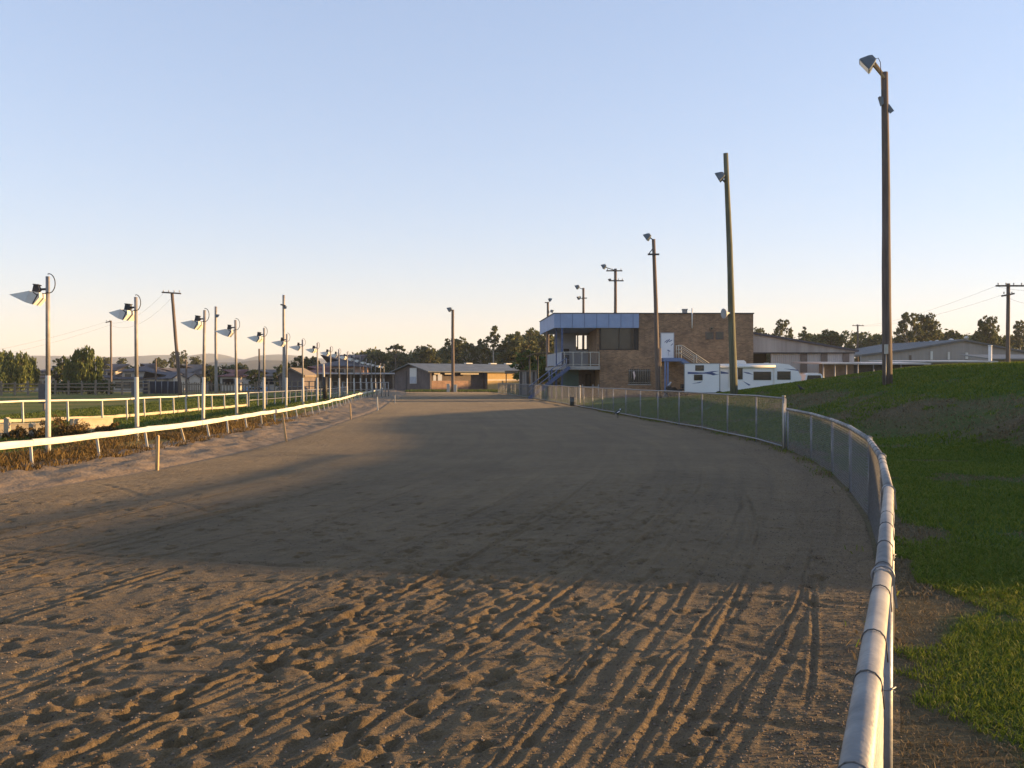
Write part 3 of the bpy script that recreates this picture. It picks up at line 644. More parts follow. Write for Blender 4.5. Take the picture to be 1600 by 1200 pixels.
# low cream wall pieces among the weeds
lw = thing('low_wall', 'low cream rendered wall among dry weeds at the infield edge', 'wall')
a, b_ = Vector((at_px(-60, 25.2), 25.2, 0)), Vector((at_px(74, 26.2), 26.2, 0)); k = MB(); k.bar(a+Vector((0, 0, .16)), b_+Vector((0, 0, .16)), .16, .42); k.build('wall', M_cream, lw)
MB().bar(a+Vector((0, 0, .39)), b_+Vector((0, 0, .39)), .20, .035).build('coping', M_cream, lw)
lw2 = thing('low_wall', 'short cream rendered wall ending in green grass behind the weeds', 'wall')
a, b_ = Vector((at_px(112, 27.4), 27.4, 0)), Vector((at_px(174, 28.4), 28.4, 0)); MB().bar(a+Vector((0, 0, .19)), b_+Vector((0, 0, .19)), .16, .46).build('wall', M_cream, lw2)
MB().bar(a+Vector((0, 0, .44)), b_+Vector((0, 0, .44)), .20, .035).build('coping', M_cream, lw2)
for px, d, h, lb in ((11, 25, .55, 'short cream gate post at the low wall near the leftmost rail post'), (50, 24.8, .42, 'stubby grey post standing against the low cream wall')):
    t = thing('gate_post', lb, 'post', (at_px(px, d), d, 0)); MB().bar((0, 0, -.1), (0, 0, h), .12).build('post', M_cream, t); MB().prism([(-.075, h), (.075, h), (0, h+.05)], -.075, .075).build('cap', M_cream, t)
# boards on posts
for px, d, py0, py1, wpx, lb in ((68, 46, 600, 640, 11, 'grey board on a post beyond the infield rail beside the nearest lamp post'), (209, 60, 597, 628, 5, 'narrow grey board on a post beyond the rail near the second lamp post')):
    x = at_px(px, d); z1 = EYE-(py0-HOR)/FPX*d; z0 = EYE-(py1-10-HOR)/FPX*d
    t = thing('distance_board', lb, 'board', (x, d, 0)); wd = wpx/FPX*d
    MB().bar((0, .05, -.1), (0, .05, z1), .09).build('post', M_palet, t)
    MB().box(-wd*.7, wd*.3, -.03, .0, z0, z1).build('board', mat('grey_board', (.13, .12, .12), (.09, .085, .085), .8, 4), t)
    MB().box(wd*.3+.002, wd*.3+.06, -.035, .02, z0, z1).build('board_edge', M_cream, t)
wp = thing('winning_post', 'white post with a long dark padded lower part on the infield grass', 'post', (at_px(508, 70), 70, 0))
MB().tube([(-.03, 0, -.1), (-.12, 0, 2.7)], .07, 10).build('post', M_white, wp); MB().tube([(.02, -.1, .12), (.0, -.1, 1.75)], [.16, .19], 10).build('padding', M_black, wp)
# ------------------------------------------------------------------ floodlight poles
def flood_head(mb, c, yaw, tilt, sz):                                 # boxy flood lamp: wide mouth, narrower back, pointing along yaw, tilted down
    f = Vector((math.cos(yaw)*math.cos(tilt), math.sin(yaw)*math.cos(tilt), -math.sin(tilt))); r_ = f.cross(Vector((0,0,1))).normalized(); u = r_.cross(f)
    c = Vector(c); vs = []
    for t, k in ((0.5, 1.0), (.38, 1.0), (-.28, .62), (-.5, .40)):
        for a, b in ((-1,-1), (1,-1), (1,1), (-1,1)): vs.append(c+f*t*sz*.75+(r_*a+u*b*.85)*sz*.5*k)
    fs = [(0,1,2,3), (15,14,13,12)]+[(k*4+j, k*4+4+j, k*4+4+(j+1) % 4, k*4+(j+1) % 4) for k in range(3) for j in range(4)]
    mb.add(vs, fs); return f, r_, u
def flood_glass(c, yaw, tilt, sz):
    f = Vector((math.cos(yaw)*math.cos(tilt), math.sin(yaw)*math.cos(tilt), -math.sin(tilt))); r_ = f.cross(Vector((0,0,1))).normalized(); u = r_.cross(f); c = Vector(c)+f*sz*.379
    return MB().quad(*[c+(r_*a+u*b*.85)*sz*.44 for a, b in ((-1,-1), (1,-1), (1,1), (-1,1))])
def pole_thing(label, top, base, r0, r1, m, group, wob=.02, name='floodlight_pole', cat='pole'):
    t = thing(name, label, cat, base, 0, group); top = Vector(top)-Vector(base); pts = []; rs = []
    for k in range(9):
        q = k/8; pts.append(top*q+Vector((wob*math.sin(q*5+r0*90), 0, 0))*math.sin(q*math.pi)-Vector((0, 0, .4 if k == 0 else 0))); rs.append(lerp(r0, r1, q)*(1+.02*math.sin(k*2.6)))
    MB().tube(pts, rs, 14).build('pole', m, t); return t, top
GP = 'floodlight poles behind the fence'
# nearest pole, on the bank
d = 36; base = W(1387, 603, d); base.z = float(bank_z(np.array([base.x]), np.array([d]))[0]); top = W(1381, 114, d)
t, tv = pole_thing('tallest weathered pole with one tilted floodlight, standing on the grass bank', top, base, .185, .125, M_wood, GP)
h = Vector((-.62, -.12, .34))+tv
k = MB(); flood_head(k, h, R(160), R(40), .62); 
bpy.context.view_layer.update()
lamp_o = k.build('floodlight', M_lampgrey, t); flood_glass(h, R(160), R(40), .62).build('lens', M_glass, lamp_o)
k = MB(); k.bar(tv+Vector((-.05, -.12, -.25)), h+Vector((.18, 0, -.12)), .10, .07); k.bar(tv+Vector((-.05, -.05, -.10)), h+Vector((.22, 0, -.02)), .06, .05); k.build('bracket', M_timber, t)
pts = [h+Vector((.2, 0, .1)), h+Vector((.34, 0, .16)), h+Vector((.42, 0, .0)), h+Vector((.40, -.1, -.3)), tv+Vector((-.15, -.12, -.9)), tv+Vector((-.1, -.13, -1.2))]
MB().tube(pts, .014, 6).build('cable', M_dark, t)
k = MB(); k.prism([(-.26, -.95), (-.12, -.98), (-.10, -1.22), (-.16, -1.28)], -.12, .08); k.v = [(a+tv.x, b+tv.y-.1, c+tv.z) for a, b, c in k.v]; k.build('control_box', M_lampgrey, t)
k = MB(); k.bar(tv+Vector((.08, -.05, -1.25)), tv+Vector((.27, -.05, -1.5)), .07, .16); k.build('small_lamp', M_lampgrey, t)
k = MB(); k.box(-.20, -.08, -.26, -.17, 1.15, 1.5); k.build('meter_box', M_white, t); MB().tube([(-.15, -.19, -.1), (-.14, -.185, 1.15)], .02, 8).build('conduit', M_galv, t)
# second pole
d = 47; base = W(1147.5, 611, d); base.z = float(bank_z(np.array([base.x]), np.array([d]))[0]); top = W(1133.5, 240, d)
t, tv = pole_thing('greenish leaning pole before the caravan, with a round loudspeaker low on it', top, base, .19, .115, M_wood2, GP, .03)
h = tv*.905+Vector((-.30, -.1, .0)); k = MB(); flood_head(k, h, R(160), R(30), .5); lo_ = k.build('floodlight', M_lampgrey, t); flood_glass(h, R(160), R(30), .5).build('lens', M_glass, lo_)
MB().bar(h+Vector((.1, 0, -.2)), tv*.88+Vector((-.08, 0, 0)), .06).build('bracket', M_dark, t)
def horn(mb, c, yaw, r_, l):
    f = Vector((math.cos(yaw), math.sin(yaw), -.1)).normalized(); mb.tube([Vector(c)+f*l*q for q in (0, .3, .6, .85, 1)], [r_*.25, r_*.3, r_*.55, r_*.9, r_], 14)
s_ = (1-(485-240)/371); k = MB(); horn(k, tv*s_+Vector((-.10, -.10, 0)), R(200), .25, .36); k.build('loudspeaker', mat('loudspeaker_grey', (.33, .34, .36), (.24, .25, .27), .5, 4), t)
# third pole, in front of the brick building
d = 72; base = Vector((at_px(1029, d), d, 0)); top = W(1021, 374, d)
t, tv = pole_thing('brown pole before the brick wall with a tilted floodlight and a small crosspiece', top, base, .19, .13, M_wood, GP)
h = tv+Vector((-.42, 0, .22)); k = MB(); flood_head(k, h, R(160), R(35), .6); lo_ = k.build('floodlight', M_lampgrey, t); flood_glass(h, R(160), R(35), .6).build('lens', M_glass, lo_)
MB().bar(tv+Vector((0, -.1, -.1)), h+Vector((.15, 0, -.1)), .08).build('bracket', M_dark, t)
k = MB(); k.bar(tv+Vector((-.45, -.15, -1.15)), tv+Vector((.4, -.15, -1.15)), .14, .12); k.bar(tv+Vector((-.4, -.15, -1.15)), tv+Vector((-.1, -.1, -.75)), .06); k.build('crosspiece', M_dark, t)
MB().tube([(.16, -.1, 0), (.14, -.1, 3.9)], .035, 8).build('conduit', M_timber, t)
# poles rising behind the building
def cross_pole(label, px, pt, d, r_, arms, lamps, z0=0, name='floodlight_pole', group=GP, lean=0, m=M_wood, ins=True):
    base = Vector((at_px(px, d)+lean, d, z0)); top = W(px, pt, d); t, tv = pole_thing(label, top, base, r_*1.25, r_, m, group, name=name)
    U = d/FPX
    for (pa, pb, py, tilt) in arms:
        z = EYE-(py-HOR)*U-base.z; k = MB(); xa = (pa-800)*U-base.x; xb = (pb-800)*U-base.x
        k.bar((xa, -r_*1.1, z+tilt*U), (xb, -r_*1.1, z-tilt*U), .10, .12); arm = k.build('crossarm', M_wood, t)
        if ins:
            k = MB(); n_ = 4 if abs(xb-xa) > 1 else 2
            for q in range(n_): xx = lerp(xa, xb, (q+.3)/(n_-.4)); k.tube([(xx, -r_*1.1, z+.05), (xx, -r_*1.1, z+.22)], [.03, .05], 6)
            k.build('insulators', M_conc, arm)
    for (px2, py2, sz, yaw) in lamps:
        c = W(px2, py2, d)-base; k = MB(); flood_head(k, c, R(yaw), R(30), sz); lo_ = k.build('floodlight', M_lampgrey, t); flood_glass(c, R(yaw), R(30), sz).build('lens', M_glass, lo_)
        q = max(0.0, min(1.0, c.z/tv.z)); k = MB(); k.bar(c+Vector((.1, 0, -.1)), tv*min(1, q*.985)+Vector((0, -.05, 0)), .07); k.build('bracket', M_dark, t)
    return t, tv
cross_pole('pole with two crossarms and a floodlight rising behind the blue roof edge', 961.5, 420, 96, .14, [(947, 972, 423.5, 0), (951, 974, 439, 0)], [(944, 416, .55, 160), (953, 437, .3, 200)])
cross_pole('shorter pole with two small lamps rising behind the middle of the blue roof edge', 911.5, 450, 118, .14, [(909, 917, 466, 0)], [(902.5, 448, .6, 160), (905, 465, .5, 200)], ins=False)
cross_pole('pole with small lamps just above the blue corner of the roof', 856, 472, 128, .15, [(851, 857, 473, 0)], [(859, 468, .5, 20), (862, 486, .5, -10)], ins=False)
cross_pole('tall floodlight pole with pale blocks at its foot, before the stable block', 707.5, 484, 118, .17, [], [(703, 483, .62, 165)])
pw = 'utility poles'
cross_pole('lone utility pole with two crossarms behind the bank at the right', 1575, 443, 72, .13, [(1554, 1598, 447, 0), (1563, 1583, 461, -2)], [], name='utility_pole', group=pw)
cross_pole('small far utility pole beside the long grey shed', 1340, 507, 170, .14, [(1331, 1349, 509, 0)], [], name='utility_pole', group=pw)
cross_pole('smallest far utility pole left of the one by the grey shed', 1330, 527, 230, .14, [(1325, 1335, 529, 0)], [], name='utility_pole', group=pw)
cross_pole('leaning utility pole with a laden crossarm before the houses', 269, 457, 84, .13, [(254, 284, 458, 1)], [], lean=.75, name='utility_pole', group=pw)
cross_pole('thin utility pole with a short bracket right of the willow', 173.5, 501, 118, .11, [(166, 174, 503, -1)], [], name='utility_pole', group=pw)
cross_pole('bare grey pole with a small lamp between the third and fourth lamp posts', 337.5, 479, 92, .12, [], [(340, 493, .34, 20)], group='thin floodlight poles on the infield', m=M_greypost)
cross_pole('tall thin pole with a small fitting, by the sixth lamp post', 443.5, 461, 84, .11, [(439, 447, 477, 1)], [(446, 480, .26, 10)], group='thin floodlight poles on the infield', m=M_greypost, ins=False)
for px, pt, lb in ((243.5, 560, 'short weathered pole by the two storey house'), (291, 562, 'short weathered pole by the sunlit gables'), (405, 545, 'far thin pole before the brown hill')):
    cross_pole(lb, px, pt, 105, .09, [], [], name='utility_pole', group=pw)
foot = thing('concrete_block', 'pair of pale blocks at the foot of the pole by the stables', 'block', (at_px(706, 117.3), 117.3, 0)); MB().box(-.62, -.25, -.2, .2, -.1, 1.0).build('block', M_white, foot); MB().box(.22, .62, -.2, .2, -.1, .9).build('block', M_white, foot)
def sag_wire(label, pts, sag, r_=.007):
    P = []
    for a, b in zip(pts[:-1], pts[1:]):
        a, b = Vector(a), Vector(b)
        for k in range(13): q = k/12; P.append(a.lerp(b, q)-Vector((0, 0, sag*4*q*(1-q))))
    o = MB().tube(P, r_, 4).build('power_line', M_dark); tag(o, label, 'cable', 'power lines')
sag_wire('thin upper power line strung between the poles before the houses', [W(-160, 565, 150), W(166, 503, 118), W(256, 458, 84)], 1.0)
sag_wire('thin lower power line strung between the poles before the houses', [W(-160, 572, 150), W(172, 508, 118), W(268, 466, 84)], 1.2)
sag_wire('power line leaving the pole behind the bank', [W(1345, 509, 170), W(1556, 447, 72), W(1700, 430, 60)], .6)
sag_wire('lower power line leaving the pole behind the bank', [W(1335, 509, 170), W(1566, 461, 72), W(1700, 455, 60)], .8)

# ------------------------------------------------------------------ the two storey brick building
B = thing('grandstand_building', 'two storey brown brick building with a blue fascia and an open balcony', 'building', (0, 0, 0))
def U79(px): return (px-800)/FPX*79
def Z79(py): return EYE-(py-HOR)/FPX*79
xa, xb, xc = U79(937), U79(998), U79(1177); zt = Z79(490.5)
k = MB(); k.box(xa, xc, 79, 90.5, -.3, Z79(547)); k.box(xb, xc, 79, 90.5, Z79(547), zt); wall = k.build('wall', M_brick, B)
MB().box(xb-.02, xc+.06, 78.94, 90.56, zt, zt+.09).build('parapet_cap', M_dark, B)
k = MB(); f0, f1 = Z79(512.5), Z79(490)
k.prism([(3.46, 78.75), (xb-.02, 78.75), (xb-.02, 90.6), (2.62, 90.6)], f0, f1, 'z'); fas = k.build('fascia', M_blue, B)
k = MB()
for q in range(7): x = lerp(3.46, xb, (q+.5)/7); k.box(x-.012, x+.012, 78.735, 78.752, f0+.02, f1-.02)
k.build('sheet_joints', M_bluest, fas)
MB().prism([(3.40, 78.70), (xb-.03, 78.70), (xb-.03, 90.6), (2.56, 90.6)], f1, f1+.05, 'z').build('gutter', M_dark, fas)
# big dark window under the fascia
k = MB(); k.box(xa+.12, xb-.1, 79.18, 79.22, Z79(547)+.02, f0+.3); wn = k.build('window', M_glass, B)
k = MB(); k.box(xa, xb, 79.10, 79.17, Z79(547)+.001, Z79(547)+.10); k.box(xb-.35, xb-.002, 79.08, 79.3, Z79(547)+.1, f0); k.box(xa, xa+.1, 79.08, 79.3, Z79(547)+.1, f0); k.box((xa+xb)/2-.03, (xa+xb)/2+.03, 79.11, 79.178, Z79(547)+.1, f0); k.build('frame', M_black, wn)
MB().box(xa+.1, xb-.35, 79.31, 79.4, Z79(547)+.001, f0+.2).build('blind', mat('window_blind_grey', (.045, .045, .045), (.03, .03, .03), .8, 1), wn)
# balcony
fl = MB().prism([(4.02, 78.6), (xa, 78.6), (xa-.01, 89.6), (3.12, 89.6)], Z79(577.5), Z79(572), 'z').build('balcony_floor', M_conc, B)
zf = Z79(572)
bk = MB(); zr0, zr1 = 4.35, 5.6
bk.box(3.9, 5.9, 88.4, 88.55, zf, f0); bk.box(5.9, xa, 88.4, 88.55, zf, zr0); bk.box(5.9, xa, 88.4, 88.55, zr1, f0); bk.build('rear_wall', M_palewall, B)
for q in range(5): x = lerp(6.05, 8.3, q/4); MB().box(x-.05, x+.05, 88.35, 88.6, zr0, zr1).build('mullion', M_black, B)
k = MB(); k.box(5.9, 8.5, 88.32, 88.62, zr0-.08, zr0); k.build('window_sill', M_black, B)
MB().box(xa-.2, xa+.001, 79.3, 90.4, zf, f0).build('side_wall', M_brick, B)
for q, (x, z0_, w_) in enumerate(((5.0, 3.95, .5), (5.0, 3.4, .55), (5.05, 2.95, .42))): MB().box(x-w_/2, x+w_/2, 88.33, 88.398, z0_, z0_+.42).build('notice_board', M_dark, B)
for x, y, w_ in ((U79(878), 78.85, .16), (U79(869.5), 79.4, .10), (3.25, 88.8, .18), (3.05, 84.5, .12)): MB().box(x-w_/2, x+w_/2, y-w_/2, y+w_/2, zf, f0).build('balcony_post', M_bluest if y < 80 else mat('pinkish_post', (.32, .23, .19), (.25, .18, .15), .8, 3), B)
zr = Z79(550.5)
k = MB(); k.tube([(4.08, 78.68, zr), (xa-.05, 78.68, zr)], .035, 8); k.tube([(4.08, 78.68, zf+.12), (xa-.05, 78.68, zf+.12)], .025, 8)
k.tube([(4.08, 78.68, zr), (3.2, 89.2, zr)], .035, 8); hr = k.build('handrail', M_white, B)
for q in range(5): x = lerp(4.3, xa-.08, q/4); MB().box(x-.03, x+.03, 78.65, 78.71, zf, zr).build('baluster_post', M_white, hr)
k = MB()
for q in range(34): x = lerp(4.15, xa-.1, q/33); k.box(x-.008, x+.008, 78.672, 78.688, zf+.13, zr-.03)
k.build('balusters', M_galv_post, hr)
k = MB()
for q in range(15): u = q/14; x = lerp(4.04, 3.25, u); y = lerp(78.75, 88.9, u); k.bar((x, y-.26, (zf+zr)/2+.03), (x-.04, y+.26, (zf+zr)/2+.03), .03, zr-zf-.12)
k.build('side_panels', M_palewall, hr)
# under the balcony
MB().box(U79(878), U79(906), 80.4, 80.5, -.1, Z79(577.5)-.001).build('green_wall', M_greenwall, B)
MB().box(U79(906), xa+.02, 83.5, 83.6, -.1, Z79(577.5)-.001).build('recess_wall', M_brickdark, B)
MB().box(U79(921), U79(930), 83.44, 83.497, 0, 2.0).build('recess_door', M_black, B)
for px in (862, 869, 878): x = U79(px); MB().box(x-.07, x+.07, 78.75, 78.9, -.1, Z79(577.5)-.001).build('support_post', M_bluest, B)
# blue steel stair at the balcony end
st = []
s0 = Vector((U79(826), 78.1, .0)); s1 = Vector((U79(889), 78.1, zf-.1))
for y, nm in ((77.6, 'stringer'), (78.5, 'stringer')):
    k = MB(); k.bar((s0.x, y, s0.z), (s1.x, y, s1.z), .06, .26); so_ = k.build(nm, M_bluest, B)
    k = MB(); k.tube([(s0.x, y, s0.z+.95), (s1.x-.3, y, s1.z+.75)], .03, 8); k.tube([(s0.x, y, s0.z+.5), (s1.x-.3, y, s1.z+.32)], .022, 8)
    for q in (.08, .5, .92): p = s0.lerp(s1, q); k.tube([(p.x, y, p.z), (p.x, y, p.z+.92)], .022, 6)
    k.build('stair_rail', M_bluest if y < 78 else M_palewall, so_)
for q in range(13): p = s0.lerp(s1, (q+.6)/13.2); MB().box(p.x-.13, p.x+.13, 77.64, 78.46, p.z+.03, p.z+.07).build('tread', M_palewall, B)
# barred lower window
x0, x1, z0, z1 = U79(982), U79(1016), Z79(600), Z79(577)
wl = MB().box(x0, x1, 78.96, 78.99, z0, z1).build('window', M_glass, B); k = MB()
for q in range(10): x = lerp(x0+.05, x1-.05, q/9); k.tube([(x, 78.9, z0-.05), (x, 78.9, z1+.05)], .016, 6)
for z in (z0+.12, z1-.12): k.box(x0-.04, x1+.04, 78.89, 78.91, z-.02, z+.02)
k.build('bars', M_galv, wl); MB().box(x0-.06, x1+.06, 78.9, 78.958, z0-.1, z0-.002).build('sill', M_conc, wl)
MB().prism([(U79(988.3), Z79(581)), (U79(991), Z79(580)), (U79(992.5), Z79(587)), (U79(990.6), Z79(594)), (U79(989.6), Z79(587))], 78.86, 78.88).build('torn_sign', mat('pinkish_paper', (.75, .60, .56), (.66, .50, .48), .8, 4), wl)
# small upper windows, round vent, flue and pipe
for pa, pb in ((1103, 1114), (1119, 1129.5)):
    f = MB().box(U79(pa), U79(pb), 78.97, 78.995, Z79(530), Z79(519)).build('window', M_glass, B)
    k = MB(); z0, z1 = Z79(530), Z79(519); xa_, xb_ = U79(pa), U79(pb)
    k.box(xa_-.05, xb_+.05, 78.94, 78.965, z1-.04, z1+.03); k.box(xa_-.05, xb_+.05, 78.94, 78.965, z0-.03, z0+.04); k.box(xa_-.05, xa_+.03, 78.945, 78.966, z0+.04, z1-.04); k.box(xb_-.03, xb_+.05, 78.945, 78.966, z0+.04, z1-.04)
    k.build('frame', M_brickdark, f)
c = W(1111.5, 513.5, 79); v_ = MB().tube([(c.x, 78.99, c.z), (c.x, 78.9, c.z)], .17, 20).build('round_vent', M_palet, B); MB().tube([(c.x, 78.895, c.z), (c.x, 78.88, c.z)], .07, 14).build('opening', M_black, v_)
k = MB(); k.box(U79(1069), U79(1076), 79.6, 80.0, zt+.05, Z79(483.5)); k.box(U79(1068.5), U79(1076.5), 79.55, 80.05, Z79(483.5), Z79(481.8)); k.build('flue', M_conc, B)
MB().tube([(U79(1081), 78.9, Z79(513)), (U79(1081), 78.9, Z79(482))], .055, 10).build('pipe', M_lampbody, B)
# upper door with its landing and stair
x0, x1, z0, z1 = U79(1033), U79(1052), Z79(559.5), Z79(521)
dr = MB().box(x0, x1, 78.94, 78.99, z0, z1).build('door', M_van, B)
k = MB()
for (a, b, w_) in (((1038, 535), (1043, 531), .05), ((1041, 536), (1046, 530), .07), ((1045, 534), (1050, 531.5), .06), ((1044, 546), (1044.6, 556), .05), ((1042.5, 547), (1047, 549), .06), ((1048, 540), (1051, 537), .05)): 
    p, q = W(*a, 79), W(*b, 79); k.bar((p.x, 78.93, p.z), (q.x, 78.93, q.z), .012, w_)
k.build('dark_emblem', M_decal, dr)
k = MB(); k.box(x0-.06, x0, 78.92, 78.99, z0, z1+.06); k.box(x1, x1+.06, 78.92, 78.99, z0, z1+.06); k.box(x0, x1, 78.92, 78.99, z1, z1+.06); k.build('frame', M_palewall, dr)
ld = MB().box(U79(1031.5), U79(1059), 77.3, 78.93, z0-.30, z0-.02).build('landing', mat('landing_blue_steel', (.12, .19, .36), (.09, .14, .28), .55, 3), B)
Ml = MATS['landing_blue_steel']
for px in (1034.5, 1038.5): MB().box(U79(px)-.07, U79(px)+.07, 77.34, 77.48, -.1, z0-.301).build('landing_leg', Ml, B)
k = MB(); a = Vector((U79(1059), 77.36, z0-.16)); b_ = Vector((U79(1059)+4.9, 77.36, .1)); k.bar(a, b_, .06, .28); k.bar(a+Vector((0, 1.1, 0)), b_+Vector((0, 1.1, 0)), .06, .28); stg = k.build('stair_stringer', Ml, B)
k = MB()
for y in (77.36, 78.46):
    for h in (1.0, .7, .4): k.tube([(U79(1054), y, z0+h), (a.x+.1, y, z0+h-.02), (b_.x, y, b_.z+h)], .028 if h == 1.0 else .02, 8)
    for q in (0, .25, .5, .75, 1): p = a.lerp(b_, q); k.tube([(p.x, y, p.z), (p.x, y, p.z+1.14)], .025, 6)
    k.tube([(U79(1055), y, z0-.05), (U79(1055), y, z0+1.0)], .03, 8)
k.build('stair_handrail', M_white, B)
for q in range(16): p = a.lerp(b_, (q+.5)/16); MB().box(p.x-.14, p.x+.14, 77.4, 78.42, p.z+.02, p.z+.06).build('tread', M_galv_post, B)
# barrier rail and pale bin by the recess
bar = thing('barrier_rail', 'short grey barrier rail at the recess under the balcony', 'rail', (0, 0, 0)); k = MB(); k.tube([(U79(908), 77.5, .95), (U79(933), 77.5, .95)], .04, 8); k.build('rail', M_galv, bar)
for px in (908, 924, 932.5): MB().tube([(U79(px), 77.5, -.1), (U79(px), 77.5, 1.15)], .045, 8).build('post', M_galv, bar)
gpp = thing('gate_post', 'white post with a sunlit face behind the tall fence, left of the recess', 'post', (at_px(906, 62), 62, 0)); MB().tube([(0, 0, -.1), (0, 0, 1.12)], .06, 10).build('post', M_white, gpp); MB().tube([(0, 0, 1.12), (0, 0, 1.18)], [.075, .05], 10).build('cap', M_white, gpp)
drm = thing('drum', 'dark drum standing on the track side of the tall fence', 'drum', (at_px(895.5, 57.5)-.05, 56.6, 0))
MB().tube([(0, 0, 0), (0, 0, .24), (0, 0, .25), (0, 0, .28), (0, 0, .5)], [.2, .2, .215, .2, .2], 18).build('drum', mat('drum_green', (.05, .07, .075), (.03, .045, .05), .6, 5), drm); MB().tube([(0, 0, .5), (0, 0, .525)], .212, 18).build('rim', M_dark, drm)

# ------------------------------------------------------------------ shelters left of the building
sh = thing('shelter', 'small shelter with a curved pale roof on dark posts beside the balcony', 'shelter', (at_px(842, 92), 92, 0))
U = 92/FPX; k = MB(); prof = [(-1.15, 3.75), (-.7, 3.98), (0, 4.1), (.8, 4.12), (1.5, 4.02)]
k.prism(prof+[(a, b-.09) for a, b in prof[::-1]], -1.2, 1.2); k.build('roof', M_palet, sh)
for x in (-.9, -.1, .9): 
    for y in (-1, 1): MB().tube([(x, y, -.1), (x, y, 3.85)], .05, 8).build('post', M_dark, sh)
sh2 = thing('shelter', 'low flat roofed timber pergola at the far end of the tall fence', 'shelter', (at_px(801, 112), 112, 0))
MB().box(-.9, 2.5, -1.5, 1.5, 2.2, 2.55).build('roof', M_palet, sh2)
for x in (-.75, 1.0, 2.3):
    for y in (-1.3, 1.3): MB().tube([(x, y, -.1), (x, y, 2.2)], .06, 6).build('post', M_wood, sh2)
hut = thing('ticket_hut', 'narrow grey timber hut between the shelters and the blue stair', 'hut', (at_px(824, 97), 97, 0))
MB().box(-.8, .95, -1, 1, -.1, 2.35).build('wall', M_greyshed, hut); MB().box(-.95, 1.1, -1.15, 1.15, 2.352, 2.47).build('roof', M_palet, hut)
for x in (-.75, -.05, .55): MB().box(x, x+.16, -1.05, -1.002, 0, 2.3).build('upright', M_dark, hut)
for x in (-.55, .2): MB().box(x, x+.45, -1.04, -1.002, .5, .75).build('hatch', M_cream, hut)

# ------------------------------------------------------------------ stable block at the end of the straight
ST = thing('stable_block', 'long low stable block with a dark brick gable and sunlit ochre side', 'building', W(672, 608, 128).xy.to_3d(), R(31))
Wg, Lg, he, hr_ = 11.5, 17.0, 2.6, 3.55                               # local: +x along the long side, -y is the sunlit long wall, gable at x = 0
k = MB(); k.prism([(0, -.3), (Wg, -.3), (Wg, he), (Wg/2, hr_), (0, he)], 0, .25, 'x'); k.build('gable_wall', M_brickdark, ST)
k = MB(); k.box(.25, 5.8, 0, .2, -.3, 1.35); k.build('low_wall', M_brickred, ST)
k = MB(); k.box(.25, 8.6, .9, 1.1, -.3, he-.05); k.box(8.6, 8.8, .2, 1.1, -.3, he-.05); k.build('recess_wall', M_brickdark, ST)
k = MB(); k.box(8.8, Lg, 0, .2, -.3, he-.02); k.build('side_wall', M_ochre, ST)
MB().box(8.8, Lg, -.04, -.002, 1.35, 1.55).build('pale_band', M_housewhite, ST)
for x in (11.2, 13.9, 16): MB().box(x, x+.1, -.05, -.002, -.1, 1.34).build('pier', M_brickdark, ST)
for x0_, x1_ in ((.6, 1.5), (2.2, 3.6), (4.6, 7.4)): MB().box(x0_, x1_, -.02, .06, 2.2, 2.52).build('valance', M_housewhite, ST)
k = MB(); k.box(.5, .9, .05, .15, 1.36, 2.1); k.box(1.2, 1.8, .05, .15, 1.36, 2.2); k.build('notice_board', M_palewall, ST)
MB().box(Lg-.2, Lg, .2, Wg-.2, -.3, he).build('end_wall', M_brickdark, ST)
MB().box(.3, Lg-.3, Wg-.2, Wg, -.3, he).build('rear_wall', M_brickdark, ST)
k = MB(); ov = .55
for (ya, za), (yb, zb) in (((-ov, he-.12), (Wg/2, hr_+.08)), ((Wg/2, hr_+.08), (Wg+ov, he-.12))):
    k.add([(-ov, ya, za), (Lg+ov, ya, za), (Lg+ov, yb, zb), (-ov, yb, zb), (-ov, ya, za+.12), (Lg+ov, ya, za+.12), (Lg+ov, yb, zb+.12), (-ov, yb, zb+.12)], [(0,3,2,1), (4,5,6,7), (0,1,5,4), (1,2,6,5), (2,3,7,6), (3,0,4,7)])
rf = k.build('roof', M_shedroof, ST)
for x in (8.4, 12.4, 15): MB().box(x, x+1.0, Wg/2-.35, Wg/2+.35, hr_+.19, hr_+.34).build('ridge_vent', M_lampbody, rf)
gw = MB().box(-.05, -.003, 4.1, 6.3, .95, 3.1).build('gable_panel', M_lampbody, ST); MB().box(-.08, -.051, 4.2, 6.2, 1.0, 1.9).build('window', M_palewall, gw)
MB().box(-.06, -.003, 7.3, 7.6, 0, 2.7).build('downpipe', M_dark, ST)
# long awning left of it and the pub-like house with a hipped roof
AW = thing('stable_awning', 'long open awning with a pale roof edge on thin posts beside the dark gable', 'awning', (0, 0, 0))
xa_, xb_ = at_px(478, 150), at_px(617, 150); MB().box(xa_, xb_, 150, 158, EYE+(592-584.5)/10, EYE+(592-582.3)/10).build('roof', M_awnroof, AW)
for q in range(9): x = lerp(xa_+.3, xb_-.3, q/8); MB().box(x-.1, x+.1, 150.2, 150.4, -2.4, EYE+.75).build('post', M_palet, AW)
MB().box(xa_, xb_, 157.5, 158, -2.4, 2.3).build('rear_wall', M_brickdark, AW)

